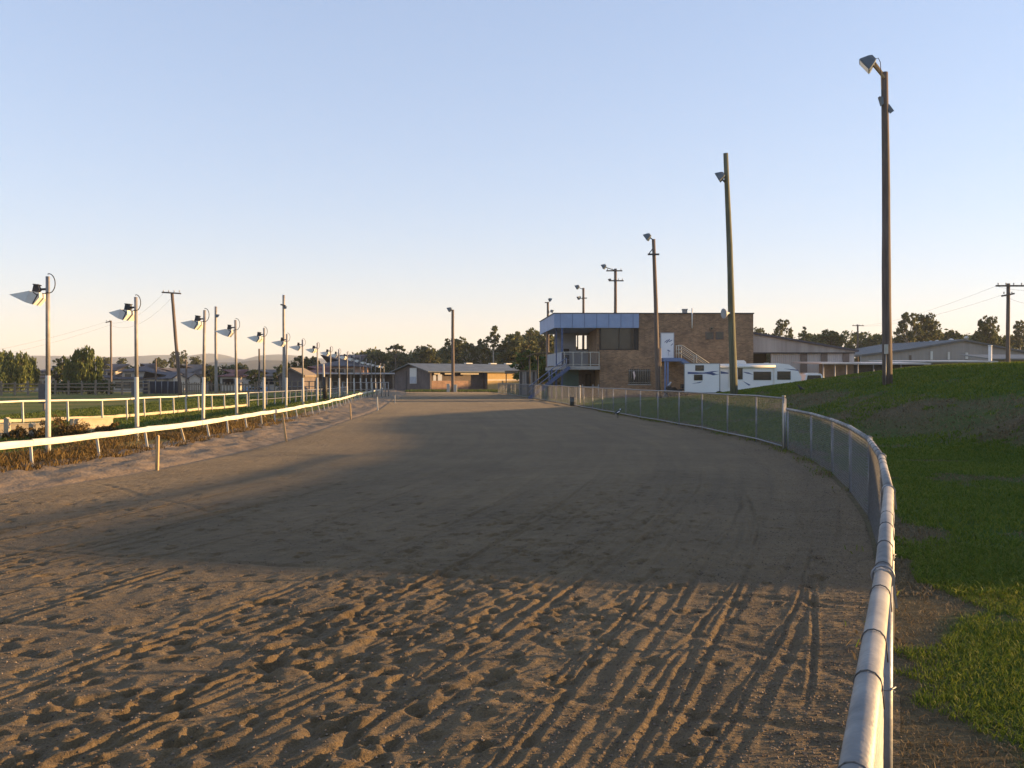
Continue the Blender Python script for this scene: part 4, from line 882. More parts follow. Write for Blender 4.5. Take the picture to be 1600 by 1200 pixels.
# ------------------------------------------------------------------ sheds at the right
def P3(px, py, d): p = W(px, py, d); return (p.x, p.z)
SH = thing('exhibition_shed', 'grey streaked shed with a sloping roof joined to the right of the brick building', 'shed', (0, 0, 0))
d = 96; xl, xr2 = W(1177.5, 0, d).x, W(1336, 0, d).x; zl, zr2, zm = W(0, 522, d).z, W(0, 549, d).z, W(0, 551.5, d).z; zm = min(zm, zr2-.02)
MB().prism([(xl-8, zm), (xr2, zm), (xr2, zr2), (xl-8, zl+(zl-zr2)/(xr2-xl)*8)], d, d+.2).build('cladding', M_shed, SH)
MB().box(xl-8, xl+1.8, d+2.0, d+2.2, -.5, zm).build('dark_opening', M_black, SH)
k = MB(); k.box(xl+1.8, xr2, d+.25, d+.4, -.5, zm-.002); k.build('lower_wall', M_shedlow, SH)
for pa, pb in ((1252, 1262), (1284, 1294), (1318, 1328)): MB().box(W(pa, 0, d).x, W(pb, 0, d).x, d+.17, d+.245, -.5, zm-.03).build('door', mat('brown_shed_door', (.17, .145, .13), (.12, .10, .09), .8, 2), SH)
k = MB(); sl_ = (zl-zr2)/(xr2-xl)
k.add([(xl-8, d-.25, zl+8*sl_), (xr2+.3, d-.25, zr2-.05), (xr2+.3, d+22, zr2-.05), (xl-8, d+22, zl+8*sl_), (xl-8, d-.25, zl+8*sl_+.2), (xr2+.3, d-.25, zr2+.15), (xr2+.3, d+22, zr2+.15), (xl-8, d+22, zl+8*sl_+.2)], [(0,3,2,1), (4,5,6,7), (0,1,5,4), (1,2,6,5), (2,3,7,6), (3,0,4,7)])
k.build('roof', M_rooftile, SH)
MB().box(xl-8, xr2, d-.02, d-.001, zm-.06, zm+.06).build('wall_rail', M_dark, SH)
LS = thing('long_shed', 'long low grey shed with a shallow gable and roof vents beyond the bank', 'shed', (0, 0, 0))
d = 138; g = [P3(1345, 557, d), P3(1420, 548, d), P3(1506, 533, d), P3(1625, 556, d)]
MB().prism([(g[0][0], -.5), (g[3][0], -.5), g[3], g[2], g[1], g[0]], d, d+.3).build('gable_wall', M_greyshed, LS)
k = MB(); 
for (xa_, za_), (xb_, zb_) in ((g[0], g[1]), (g[1], g[2]), (g[2], g[3])):
    k.add([(xa_, d-.4, za_), (xb_, d-.4, zb_), (xb_, d+30, zb_+.4), (xa_, d+30, za_+.4), (xa_, d-.4, za_+.28), (xb_, d-.4, zb_+.28), (xb_, d+30, zb_+.68), (xa_, d+30, za_+.68)], [(0,3,2,1), (4,5,6,7), (0,1,5,4), (1,2,6,5), (2,3,7,6), (3,0,4,7)])
rf = k.build('roof', corrugated('dark_shed_roof', (.105, .112, .112), (.07, .075, .078), 1, .2, .6, 0.0), LS)
for px, py in ((1415, 538), (1424, 538), (1436, 536.5), (1444, 536), (1454, 535), (1464, 534), (1486, 531.5), (1510, 528)):
    p = W(px, py, d+28); k = MB(); k.tube([(p.x, d+28, p.z-.9), (p.x, d+28, p.z-.1)], .30, 10); k.tube([(p.x, d+28, p.z-.1), (p.x, d+28, p.z+.15), (p.x, d+28, p.z+.3)], [.42, .42, .1], 10); k.build('roof_vent', M_lampbody, rf)
for px, py0, py1, w_ in ((1455, 549, 562, .16), (1482, 550, 562, .12), (1510, 551, 561, .16)): x = W(px, 0, d).x; MB().box(x-w_, x+w_, d-.16, d-.002, W(0, py1, d).z, W(0, py0, d).z).build('downpipe', M_lampbody, LS)
x = W(1422, 0, d).x; MB().box(x-.15, x+.15, d-.12, d-.002, 0, 5.0).build('brown_pier', M_roofbrown, LS)
tnk = thing('vent_pipe', 'thick pale upright pipe before the long grey shed', 'pipe', (at_px(1547, 110), 110, 0)); MB().tube([(0, 0, -.1), (0, 0, W(0, 541, 110).z)], .19, 12).build('pipe', M_lampbody, tnk); MB().tube([(0, 0, W(0, 541, 110).z), (0, 0, W(0, 539.5, 110).z)], .23, 12).build('cap', M_lampbody, tnk)
def flat_roof(label, pa, pb, pt, pb2, d, m=M_awnroof, ph=None, wallm=M_dark, dep=9):
    t = thing('low_shed', label, 'shed', (0, 0, 0)); xa_, xb_ = W(pa, 0, d).x, W(pb, 0, d).x; z1, z0 = W(0, pt, d).z, W(0, pb2, d).z
    k = MB(); k.add([(xa_, d, z0), (xb_, d, z0), (xb_, d+dep, z1-.12), (xa_, d+dep, z1-.12), (xa_, d, z0+.14), (xb_, d, z0+.14), (xb_, d+dep, z1), (xa_, d+dep, z1)], [(0,3,2,1), (4,5,6,7), (0,1,5,4), (1,2,6,5), (2,3,7,6), (3,0,4,7)]); k.build('roof', m, t)
    MB().box(xa_+.2, xb_-.2, d+1.2, d+1.4, -.4, z0+.05).build('wall', wallm, t)
    for q in range(4): x = lerp(xa_+.2, xb_-.2, q/3); MB().tube([(x, d+.2, -.4), (x, d+.2, z0+.02)], .06, 6).build('post', M_galv_post, t)
flat_roof('low shed with a pale flat roof just right of the streaked shed', 1284, 1345, 562.5, 569, 84, wallm=M_roofbrown)
flat_roof('open low shed with a flat roof and dark front behind the tallest pole', 1320, 1455, 563, 569.5, 92)
flat_roof('low roof running behind the crest of the bank toward the right', 1405, 1560, 560.5, 566, 104, wallm=M_greyshed)
flat_roof('bluish low roof at the right edge beyond the pole with two crossarms', 1552, 1700, 551, 562, 118, M_shedroof, wallm=M_greyshed)

# ------------------------------------------------------------------ caravan, car, motorcycle
CV = thing('caravan', 'long white fifth wheel caravan with blue swoosh stripes parked before the brick building', 'caravan', (0, 0, 0))
D = 70.6
def cp(px, py, d=D): p = W(px, py, d); return (p.x, p.z)
body = [cp(1124, 617), cp(1198, 617), cp(1206, 603), cp(1251, 599), cp(1252.5, 589), cp(1246, 578), cp(1233, 569.5), cp(1214, 567.5), cp(1124, 568.5)]
MB().prism(body, D, D+2.5).build('body', M_van, CV)
so_ = MB(); so_.prism([(W(1069, 0, 69.8).x, 69.8), (W(1125, 0, 69.8).x, 69.8), (W(1125, 0, 69.8).x, D+2.5), (W(1069, 0, 69.8).x*1.046, D+2.5)], W(0, 614, 69.8).z, W(0, 567.8, 69.8).z, 'z'); sd = so_.build('rear_section', M_van, CV)
x0, x1 = W(1069, 0, 69.8).x, W(1125, 0, 69.8).x; z0, z1 = W(0, 614, 69.8).z, W(0, 567.8, 69.8).z
k = MB(); k.box(x1-.05, x1+.012, 69.775, 69.82, z0, z1); k.box(x0-.01, x0+.04, 69.775, 69.82, z0, z1); k.box(x0+.04, x1-.05, 69.78, 69.82, z1-.03, z1+.02); k.box(x0+.04, x1-.05, 69.78, 69.82, z0-.02, z0+.05); k.build('edge_trim', M_galv_post, sd)
def window(pa, pb, pt, pb2, d, par, rnd_=.06):
    (xa_, za_), (xb_, zb_) = cp(pa, pb2, d), cp(pb, pt, d)
    wv = MB().box(xa_, xb_, d-.03, d-.012, za_, zb_).build('window', M_glass, par); k = MB()
    k.box(xa_-.03, xb_+.03, d-.04, d-.005, zb_, zb_+.035); k.box(xa_-.03, xb_+.03, d-.04, d-.005, za_-.035, za_); k.box(xa_-.03, xa_, d-.04, d-.005, za_, zb_); k.box(xb_, xb_+.03, d-.04, d-.005, za_, zb_); k.build('frame', M_black, wv)
window(1087, 1099, 571.5, 578.5, 69.8, sd); window(1085, 1097, 586, 593.5, 69.8, sd)
window(1141, 1145, 576, 592, D, CV); window(1153.5, 1159.5, 576, 592, D, CV); window(1178, 1204, 581.5, 593, D, CV); window(1215, 1234.5, 581, 592.5, D, CV)
def decal(pts, d, par): MB().prism([cp(a, b, d) for a, b in pts], d-.009, d-.003).build('blue_stripe', M_decal, par)
decal([(1074.5, 581), (1100, 582), (1112, 580), (1124, 579.5), (1113, 582), (1119, 584), (1109, 585), (1103, 584), (1074.5, 584.5)], 69.8, sd)
decal([(1105, 583.5), (1124, 585), (1114, 586.5)], 69.8, sd); decal([(1080, 599.5), (1098, 596), (1093, 598.5)], 69.8, sd)
decal([(1126, 580), (1140, 582.5), (1140, 584), (1126, 584)], D, CV); decal([(1160.5, 581), (1170, 582), (1177, 585.5), (1166, 583.5)], D, CV); decal([(1160, 595), (1173, 601.5), (1170, 602.5)], D, CV); decal([(1224, 576), (1246, 577.5), (1248, 579.5), (1236, 578)], D, CV)
p0, p1 = cp(1124, 573.5), cp(1211, 572.5); k = MB(); k.tube([(p0[0], D-.1, p0[1]), (p1[0], D-.1, p1[1])], .10, 12); aw = k.build('awning_roll', M_lampbody, CV)
for px in (1139, 1209): q = cp(px, 573.5); MB().box(q[0]-.03, q[0]+.03, D-.09, D-.003, q[1]-1.5, q[1]-.09).build('awning_arm', M_lampbody, aw)
for pa, pb, h, lb in ((1152, 1171, .33, 'air_conditioner'), (1113, 1122, .10, 'roof_vent'), (1201, 1207, .14, 'roof_vent'), (1217, 1224, .10, 'roof_vent')):
    (xa_, z_), (xb_, _) = cp(pa, 569.5), cp(pb, 569.5); k = MB(); k.prism([(xa_, z_-.1), (xb_, z_-.1), (xb_-.06, z_+h*.6), (xb_-.25*(xb_-xa_), z_+h), (xa_+.15*(xb_-xa_), z_+h), (xa_+.04, z_+h*.6)], D+.8, D+1.6); k.build(lb, M_lampbody, CV)
for px in (1120, 1150, 1163):
    c = cp(px, 613.5); dd = 69.95 if px < 1130 else D+.12
    wh = MB().tube([(c[0], dd-.2, .36), (c[0], dd, .36)], .36, 20).build('wheel', M_rubber, CV); MB().tube([(c[0], dd-.215, .36), (c[0], dd-.202, .36)], .2, 16).build('rim', M_galv, wh)
k = MB(); q = cp(1193, 617); k.box(q[0]-.05, q[0]+.05, D+.3, D+.4, -.1, q[1]+.1); k.box(x0+.3, x0+.4, 70.3, 70.4, -.1, z0+.1); k.build('jack_legs', M_dark, CV)
CR = thing('car', 'white wagon seen from behind over the bank, just right of the caravan', 'car', (at_px(1272, 80), 80, .45))
prof = [(-.82, .3), (.82, .3), (.86, .75), (.80, 1.02), (.66, 1.52), (.5, 1.6), (-.5, 1.6), (-.66, 1.52), (-.80, 1.02), (-.86, .75)]
MB().prism(prof, 0, 4.2).build('body', M_van, CR); MB().prism([(-.62, 1.05), (.62, 1.05), (.54, 1.45), (-.54, 1.45)], -.02, -.004).build('rear_window', M_glass, CR)
for x in (-.72, .72): MB().box(x-.09, x+.09, -.03, -.004, .72, 1.0).build('tail_light', mat('tail_light_red', (.25, .02, .02), (.18, .015, .015), .3, 3), CR)
MB().box(-.26, .26, -.02, -.004, .6, .72).build('number_plate', M_housewhite, CR); MB().box(-.84, .84, -.08, -.004, .32, .52).build('bumper', M_dark, CR)
for x in (-.72, .72):
    for y in (.8, 3.3): wv = MB().tube([(x-.1, y, .0), (x+.1, y, .0)], .32, 16).build('wheel', M_rubber, CR); MB().tube([(x-.112, y, 0), (x+.112, y, 0)], .18, 12).build('rim', M_galv, wv)
for o_ in (): pass
k = MB(); k.box(-.6, .6, .9, 3.2, 1.605, 1.66); k.build('roof_rack', M_lampbody, CR)
MC = thing('motorcycle', 'parked motorcycle with a white fairing at the left end of the caravan', 'motorcycle', (at_px(1052, 72), 72, 0), R(8))
for x in (-.68, .72):
    k = MB(); pts = [(x+.29*math.cos(a*math.pi/10), 0, .31+.29*math.sin(a*math.pi/10)) for a in range(21)]; k.tube(pts, .055, 8, False); wv = k.build('wheel', M_rubber, MC)
    k = MB(); k.tube([(x, -.05, .31), (x, .05, .31)], .13, 12)
    for a in range(5): k.bar((x, 0, .31), (x+.27*math.cos(a*1.2566), 0, .31+.27*math.sin(a*1.2566)), .03)
    k.build('rim', M_galv, wv)
k = MB(); k.prism([(-.55, .95), (-.50, .62), (-.28, .42), (-.02, .40), (.04, .72), (-.18, .98), (-.34, 1.12)], -.16, .16); k.build('fairing', M_dark, MC)
k = MB(); k.prism([(-.20, .95), (.10, .98), (.30, .80), (.9, .86), (.95, .80), (.32, .62), (-.1, .64)], -.14, .14); k.build('seat_and_tank', M_black, MC)
k = MB(); k.prism([(-.25, .3), (.28, .3), (.32, .62), (-.2, .62)], -.13, .13); k.tube([(.1, -.16, .32), (.85, -.18, .42)], .05, 8); k.build('engine', M_dark, MC)
k = MB(); k.tube([(-.68, .07, .31), (-.42, .07, 1.0)], .028, 8); k.tube([(-.68, -.07, .31), (-.42, -.07, 1.0)], .028, 8); k.tube([(-.36, -.36, 1.06), (-.42, 0, 1.0), (-.36, .36, 1.06)], .02, 6); k.build('fork', M_galv, MC)
k = MB(); k.prism([(-.42, 1.1), (-.30, 1.12), (-.16, 1.36), (-.2, 1.38)], -.13, .13); k.build('windscreen', M_palewall, MC)
k = MB(); k.box(.62, .95, -.24, .24, .88, 1.2); k.build('top_box', M_black, MC)
k = MB(); k.bar((.1, .1, .3), (.16, .28, 0), .03); k.build('side_stand', M_dark, MC)

# ------------------------------------------------------------------ birds
def bird(label, loc, rz, sc, mats, name='magpie'):
    t = thing(name, label, 'bird', loc, rz); rings = [(-.20, .10, .006, .004), (-.12, .125, .018, .012), (-.06, .150, .038, .036), (0, .168, .050, .052), (.05, .190, .046, .050), (.085, .222, .034, .036), (.105, .250, .028, .028), (.128, .268, .026, .025), (.150, .262, .016, .016), (.165, .256, .007, .007), (.20, .248, .002, .002)]
    n = 12; vs = []
    for x, z, a, b in rings:
        for q in range(n): an = 2*math.pi*q/n; vs.append((x, a*math.cos(an), z+b*math.sin(an)))
    k = MB(); k.cur = 0; fs = []
    for i in range(len(rings)-1):
        for q in range(n): fs.append((i*n+q, i*n+(q+1) % n, (i+1)*n+(q+1) % n, (i+1)*n+q))
    k.add(vs, fs, True)
    for i, f in enumerate(fs):
        r_, q = divmod(i, n); white = (r_ == 5 and 1 <= q <= 5) or (r_ in (2, 3) and q in (0, 5)) or (r_ == 1 and 7 <= q <= 10)
        k.mi[i] = 1 if white and len(mats) > 1 else 0
    for y in (-.022, .022):
        k.tube([(.0, y, .13), (.012, y, .07), (-.006, y, .005)], [.012, .006, .005], 6)
        for a in (-.5, 0, .5): k.tube([(-.006, y, .005), (.03*math.cos(a)-.006, y+.03*math.sin(a), .003)], .003, 5)
    k.build('body', list(mats), t); t.scale = (sc,)*3; return t
bird('black and white magpie standing on the sand near the tall fence', (at_px(965, 39.5), 39.5, 0), R(35), 1.35, (M_black, M_van))
p = W(1251.5, 602, 40); zb = float(bank_z(np.array([p.x]), np.array([40.0]))[0]); bird('small all black bird on the grass bank to the right of the caravan', (p.x, 40, zb), R(120), 1.15, (M_black,), 'blackbird')
# ------------------------------------------------------------------ houses beyond the infield
def hip_roof(mb, x0, x1, y0, y1, z0, zr, ov=.5, hip=None):
    x0 -= ov; x1 += ov; y0 -= ov; y1 += ov; ym = (y0+y1)/2; h = (y1-y0)/2 if hip is None else hip
    vs = [(x0,y0,z0),(x1,y0,z0),(x1,y1,z0),(x0,y1,z0),(x0+h,ym,zr),(x1-h,ym,zr),(x0,y0,z0+.18),(x1,y0,z0+.18),(x1,y1,z0+.18),(x0,y1,z0+.18)]
    mb.add(vs, [(0,3,2,1),(0,1,7,6),(1,2,8,7),(2,3,9,8),(3,0,6,9),(6,7,5,4),(7,8,5),(8,9,4,5),(9,6,4)])
def house(label, pxa, pxb, d, zb, ze, zr, wallm, roofm, dep=9, upper=None, wins=4, gable=None, rz=0):
    cx = at_px((pxa+pxb)/2, d); hw = (pxb-pxa)/2/FPX*d
    t = thing('house', label, 'house', (cx, d, zb), rz); H = ze-zb; Z = lambda z: z-zb
    MB().box(-hw, hw, 0, dep, 0, H).build('wall', wallm, t); k = MB(); hip_roof(k, -hw, hw, 0, dep, H-.1, Z(zr)); k.build('roof', roofm, t)
    for q in range(wins):
        x = lerp(-hw+1.1, hw-1.1, q/max(1, wins-1)); f = MB().box(x-.75, x+.75, -.05, -.002, H-1.75, H-.45).build('window', M_housewhite, t); MB().box(x-.66, x+.66, -.07, -.052, H-1.68, H-.52).build('pane', M_glass, f)
    if upper:
        xa_, xb_, zu0, zu, zur = upper; xa_ *= hw; xb_ *= hw
        MB().box(xa_, xb_, 1.5, dep-.5, H-.2, Z(zu)).build('upper_wall', wallm, t); k = MB(); hip_roof(k, xa_, xb_, 1.5, dep-.5, Z(zu)-.1, Z(zur)); k.build('upper_roof', roofm, t)
        n_ = max(2, int((xb_-xa_)/2.6))
        for q in range(n_): x = lerp(xa_+1, xb_-1, q/(n_-1)); f = MB().box(x-.65, x+.65, 1.44, 1.498, Z(zu)-1.3, Z(zu)-.35).build('window', M_housewhite, t); MB().box(x-.57, x+.57, 1.42, 1.438, Z(zu)-1.24, Z(zu)-.41).build('pane', M_glass, f)
    if gable:                                                          # a projecting gable with its lit side to the right
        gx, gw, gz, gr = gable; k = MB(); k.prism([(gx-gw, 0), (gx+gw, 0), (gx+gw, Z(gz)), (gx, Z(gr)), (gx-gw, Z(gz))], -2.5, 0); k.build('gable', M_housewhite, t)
        k = MB()
        for sg in (-1, 1): k.add([(gx, -2.8, Z(gr)+.05), (gx+sg*(gw+.4), -2.8, Z(gz)-.15), (gx+sg*(gw+.4), 2, Z(gz)-.15), (gx, 2, Z(gr)+.05), (gx, -2.8, Z(gr)+.25), (gx+sg*(gw+.4), -2.8, Z(gz)+.05), (gx+sg*(gw+.4), 2, Z(gz)+.05), (gx, 2, Z(gr)+.25)], [(0,1,2,3), (7,6,5,4), (0,4,5,1), (1,5,6,2), (2,6,7,3), (3,7,4,0)])
        k.build('gable_roof', roofm, t)
    return t
hd_ = 175; zz = lambda py, d=hd_: EYE-(py-HOR)/FPX*d
house('two storey house with a dark roof half hidden between the two willows', 38, 96, 178, -2.3, zz(590, 178), zz(583, 178), M_housewall, M_rooftile, 10, (-.55, .85, 0, zz(580.5, 178), zz(571, 178)), 4)
house('two storey house with a broad dark hipped roof and a row of small upper windows', 176, 246, 168, -2.3, zz(592, 168), zz(583, 168), M_housewall, M_rooftile, 11, (-.72, .78, 0, zz(580, 168), zz(567, 168)), 5)
house('dark roofed house just right of the willow', 150, 180, 186, -2.3, zz(590, 186), zz(581, 186), M_housewall, M_rooftile, 9, (-.3, .7, 0, zz(579, 186), zz(568, 186)), 3)
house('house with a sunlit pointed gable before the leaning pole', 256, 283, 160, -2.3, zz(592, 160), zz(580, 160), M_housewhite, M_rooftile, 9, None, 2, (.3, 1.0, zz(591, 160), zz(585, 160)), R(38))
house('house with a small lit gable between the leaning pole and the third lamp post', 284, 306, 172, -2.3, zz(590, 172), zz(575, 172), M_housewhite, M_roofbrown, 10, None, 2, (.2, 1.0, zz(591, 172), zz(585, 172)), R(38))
house('brown roofed house behind the third lamp post', 296, 326, 190, -2.3, zz(585, 190), zz(569, 190), M_housewall, M_roofbrown, 10, None, 3, None, R(25))
house('small red tiled house beyond the fourth lamp post', 344, 372, 185, -2.3, zz(588, 185), zz(577, 185), M_housewhite, M_roofred, 9, None, 3)
house('small pale house between the fifth and sixth lamp posts', 412, 436, 200, -2.3, zz(588, 200), zz(577, 200), M_housewhite, M_roofbrown, 9, None, 2, None, R(20))
gh = thing('gabled_house', 'dark brick house with a broad gable right of the sixth lamp post', 'house', (at_px(447, 140), 140, -2.3), 0)
U = 140/FPX; w0 = 28*U; ze_, zr_ = zz(587, 140)+2.3, zz(576.5, 140)+2.3
MB().prism([(0, 0), (w0, 0), (w0, ze_), (w0*.25, zr_), (-.4*w0, ze_), (-.4*w0, 0)], 0, 9).build('wall', M_brickdark, gh)
k = MB()
for (a, b) in (((w0*.25, zr_), (w0*1.08, ze_-.15)), ((w0*.25, zr_), (-.48*w0, ze_-.15))): k.add([(a[0], -.4, a[1]), (b[0], -.4, b[1]), (b[0], 9.4, b[1]), (a[0], 9.4, a[1]), (a[0], -.4, a[1]+.22), (b[0], -.4, b[1]+.22), (b[0], 9.4, b[1]+.22), (a[0], 9.4, a[1]+.22)], [(0,1,2,3), (7,6,5,4), (0,4,5,1), (1,5,6,2), (2,6,7,3), (3,7,4,0)])
k.build('roof', M_palet, gh)
house('low red tiled house behind the open awning', 470, 512, 165, -2.3, zz(583, 165), zz(572, 165), M_brickred, M_roofred, 9, None, 4)
house('large house with a tall dark hipped roof over tan brick, behind the lamp row', 494, 556, 172, -2.3, zz(572, 172), zz(552.5, 172), M_brickred, M_rooftile, 16, None, 4)
bl = thing('car', 'pale blue car parked between the houses and the picket fence', 'car', (at_px(402, 165), 165, -1.2), R(80))
MB().prism([(-.8, .25), (.8, .25), (.84, .8), (.72, .95), (.60, 1.38), (-.60, 1.38), (-.72, .95), (-.84, .8)], -2.1, 2.1).build('body', mat('pale_blue_paint', (.16, .24, .34), (.14, .21, .30), .3, 2, 0, 0), bl)
for sg in (-1, 1): MB().box(sg*.76-.02, sg*.76+.02, -1.2, 1.2, .96, 1.3).build('window', M_glass, bl)
for x in (-.75, .75):
    for y in (-1.3, 1.3): MB().tube([(x-.1, y, .3), (x+.1, y, .3)], .3, 14).build('wheel', M_rubber, bl)
# ------------------------------------------------------------------ trees
def crown_arrays(rnd, lobes, n_leaf, size, droop=0.0, flat=.75):
    """lobes: (x, y, z, r). Leaves sit in small clumps spread through each lobe, so the outline is ragged and sky shows through."""
    V = []; F = []
    for (lx, ly, lz, lr) in lobes:
        nc = max(6, int(9*lr*lr/1.2))
        for c in range(nc):
            u = rnd.normal(size=3); u /= np.linalg.norm(u)+1e-9; rr = lr*rnd.uniform(.35, 1.0)**.6
            cc = np.array([lx, ly, lz])+u*rr*np.array([1, 1, flat]); cr = lr*rnd.uniform(.18, .36)
            for q in range(n_leaf):
                p = cc+rnd.normal(size=3)*cr*np.array([.6, .6, .5])
                if droop: p[2] -= abs(rnd.normal())*droop
                a = rnd.normal(size=3); a /= np.linalg.norm(a)+1e-9; b = rnd.normal(size=3); b -= a*a.dot(b); b /= np.linalg.norm(b)+1e-9
                if droop: a = np.array([a[0]*.25, a[1]*.25, -1]); a /= np.linalg.norm(a)
                s_ = size*rnd.uniform(.6, 1.3); o = len(V)
                V += [p-a*s_*.8, p+b*s_*.42, p+a*s_*.8, p-b*s_*.42]; F.append((o, o+1, o+2, o+3))
    return np.array(V), np.array(F)
TREES = {}
def tree_proto(key, seed, H, lobes, leafm, barkm, n_leaf=14, size=.34, droop=0, trunk_r=.22, fork=.35, flat=.75):
    rnd = np.random.RandomState(seed); V, F = crown_arrays(rnd, lobes, int(n_leaf*1.7), size*1.12, droop, flat)
    k = MB(); base_top = Vector((0, 0, H*fork)); k.tube([(0, 0, -.6), (.05, .02, H*fork*.5), base_top], [trunk_r*1.25, trunk_r, trunk_r*.8], 8)
    for (lx, ly, lz, lr) in lobes:
        e = Vector((lx, ly, lz)); mid = base_top.lerp(e, .5)+Vector((lx*.08, ly*.08, .12*lr)); k.tube([base_top-Vector((0, 0, .2)), mid, e], [trunk_r*.55, trunk_r*.35, trunk_r*.12], 6)
        for q in range(2): u = Vector(rnd.normal(size=3)).normalized(); k.tube([mid, e+u*lr*.7], [trunk_r*.22, trunk_r*.06], 5)
    TREES[key] = (H, V, F, leafm, k, barkm, [None])
def rl(seed, n, H, wr, z0, z1, r0, r1):                               # random lobes in an egg-shaped envelope
    rnd = np.random.RandomState(seed); L_ = []
    for i in range(n):
        t = (i+.5)/n; z = lerp(z0, z1, t)*H; env = math.sin(math.pi*min(1, .25+.72*t))**.6; a = i*2.4+rnd.uniform(-.5, .5); r_ = wr*env*rnd.uniform(.35, 1.0)*H
        L_.append((r_*math.cos(a), r_*math.sin(a), z, rnd.uniform(r0, r1)*H*(1.1-.35*t)))
    return L_
tree_proto('gum_round', 1, 10, rl(1, 15, 10, .33, .36, .93, .12, .18), M_leafgum, M_bark)
tree_proto('gum_open', 2, 12, rl(2, 15, 12, .30, .40, .95, .09, .14), M_leafgum, M_barkpale, fork=.4)
tree_proto('gum_tall', 3, 14, rl(3, 9, 14, .17, .52, .95, .065, .10), M_leafgum, M_barkpale, fork=.55, trunk_r=.2)
tree_proto('dark_dense', 4, 8, rl(4, 15, 8, .36, .22, .88, .13, .20), M_leafdark, M_bark, fork=.25)
tree_proto('willow', 5, 8, [(-2.2,0,4.6,1.4),(2.0,.5,5.1,1.5),(-.4,0,6.6,1.25),(1.1,-.8,6.9,1.2),(-1.5,.8,5.8,1.2),(-2.7,0,3.2,1.2),(2.8,0,3.4,1.3),(0,-1.3,4.4,1.5),(.6,1.3,3.6,1.4),(-1,-1,2.7,1.2),(1.5,-.6,2.4,1.2),(-.2,.6,5.2,1.3),(2.2,-.5,2.0,1.0),(-2.1,.3,1.9,1.0)], M_leafwil, M_bark, n_leaf=22, size=.36, droop=1.1, fork=.3)
tree_proto('flat_top', 6, 10, [(-2.6, 0, 8.6, 1.0), (-1.2, .5, 9.2, 1.1), (.4, -.4, 9.4, 1.2), (1.9, .3, 9.0, 1.1), (3.0, 0, 8.4, .9), (.3, 1.5, 8.9, 1.1)], M_leafdark, M_bark, flat=.35, fork=.6)
tree_proto('bright_bush', 7, 5, rl(7, 14, 5, .40, .16, .86, .15, .22), M_leafbright, M_bark, fork=.2, size=.26, n_leaf=18)
tree_proto('conifer', 8, 10, [(0, 0, 9.3, .5), (.2, 0, 8.3, .8), (-.3, .2, 7.2, 1.1), (.4, -.3, 6.0, 1.3), (-.3, .1, 4.8, 1.6), (.2, .2, 3.5, 1.8)], M_leafdark, M_bark, fork=.5)
def tree(key, label, px, pt, pb, d, wscale=1.0, name='tree', rz=None, group=None):
    H, V, F, lm, k, bm_, cache = TREES[key]; zt_ = EYE-(pt-HOR)/FPX*d; zb = EYE-(pb-HOR)/FPX*d; s_ = (zt_-zb)/H
    t = thing(name, label, 'tree', (at_px(px, d), d, zb), random.uniform(0, 6.28) if rz is None else rz, group); t.scale = (s_*wscale, s_*wscale, s_)
    if cache[0] is None:
        c = np_mesh('crown', V, F, lm, t, False); tk = k.build('trunk', bm_, t); cache[0] = (c.data, tk.data)
    else:
        for nm, me in (('crown', cache[0][0]), ('trunk', cache[0][1])):
            o_ = bpy.data.objects.new(nm, me); COL.objects.link(o_); o_.parent = t
    return t
T = tree
T('willow', 'dark drooping tree at the very edge of the infield, leftmost of all', -2, 544, 606, 118, 1.0, 'willow_tree')
T('willow', 'dark drooping tree second from the left beside the house roof', 26, 547, 606, 112, .9, 'willow_tree')
T('willow', 'narrow drooping tree left of the nearest lamp post', 49, 555, 605, 116, .7, 'willow_tree')
T('willow', 'biggest willow, yellow green and drooping, right of the nearest lamp post', 130, 538, 606, 108, .85, 'willow_tree')
T('dark_dense', 'darker bushy tree tucked behind the left side of the biggest willow', 98, 554, 605, 116, .8)
T('gum_round', 'small round tree behind the dark roof near the thin utility pole', 166, 557, 590, 230, .9)
T('gum_round', 'small round tree showing over the ridge of the broad hipped roof', 190, 558, 590, 240, .8)
T('gum_round', 'olive tree rising right of the broad hipped roof', 250, 558, 592, 196, 1.0)
T('gum_open', 'open sparse tree behind the leaning utility pole', 273, 548, 592, 204, .8)
T('gum_tall', 'thin wispy tree just right of the leaning utility pole', 287, 546, 592, 210, .9)
T('gum_round', 'grey tree beyond the roof left of the third lamp post', 306, 556, 592, 220, .9)
T('dark_dense', 'dark rounded bush between the third and fourth lamp posts', 329, 569, 606, 150, .8)
T('dark_dense', 'dark round bush beside the pale blue car', 399, 576, 606, 130, 1.0)
T('gum_round', 'brownish tree between the fourth and fifth lamp posts', 377, 566, 600, 240, .9)
T('dark_dense', 'dark tree behind the sixth lamp post', 440, 568, 606, 160, .8)
T('dark_dense', 'dense green tree behind the seventh lamp post', 470, 553, 604, 182, 1.05)
T('gum_round', 'leafy tree between the seventh and eighth lamp posts', 487, 556, 600, 196, .9)
T('flat_top', 'flat topped tree standing above the wood left of the stable block pole', 618, 538, 590, 200, .8)
T('gum_round', 'spreading gum above the stable roof left of the tall floodlight pole', 668, 538, 596, 190, 1.0)
T('gum_round', 'broad gum directly behind the tall floodlight pole', 718, 526, 596, 186, 1.05)
T('gum_open', 'pale trunked gum just right of the tall floodlight pole', 731, 534, 592, 176, .8)
T('gum_tall', 'tallest open gum with a pale trunk behind the stable roof', 771, 507, 596, 172, .95, rz=.5)
T('gum_open', 'thin gum left of the tallest open gum', 752, 528, 594, 176, .7)
T('gum_round', 'big rounded gum between the tallest gum and the brick building', 812, 518, 600, 170, 1.15)
T('gum_round', 'big gum partly hidden behind the blue corner of the brick building', 838, 512, 600, 178, 1.1)
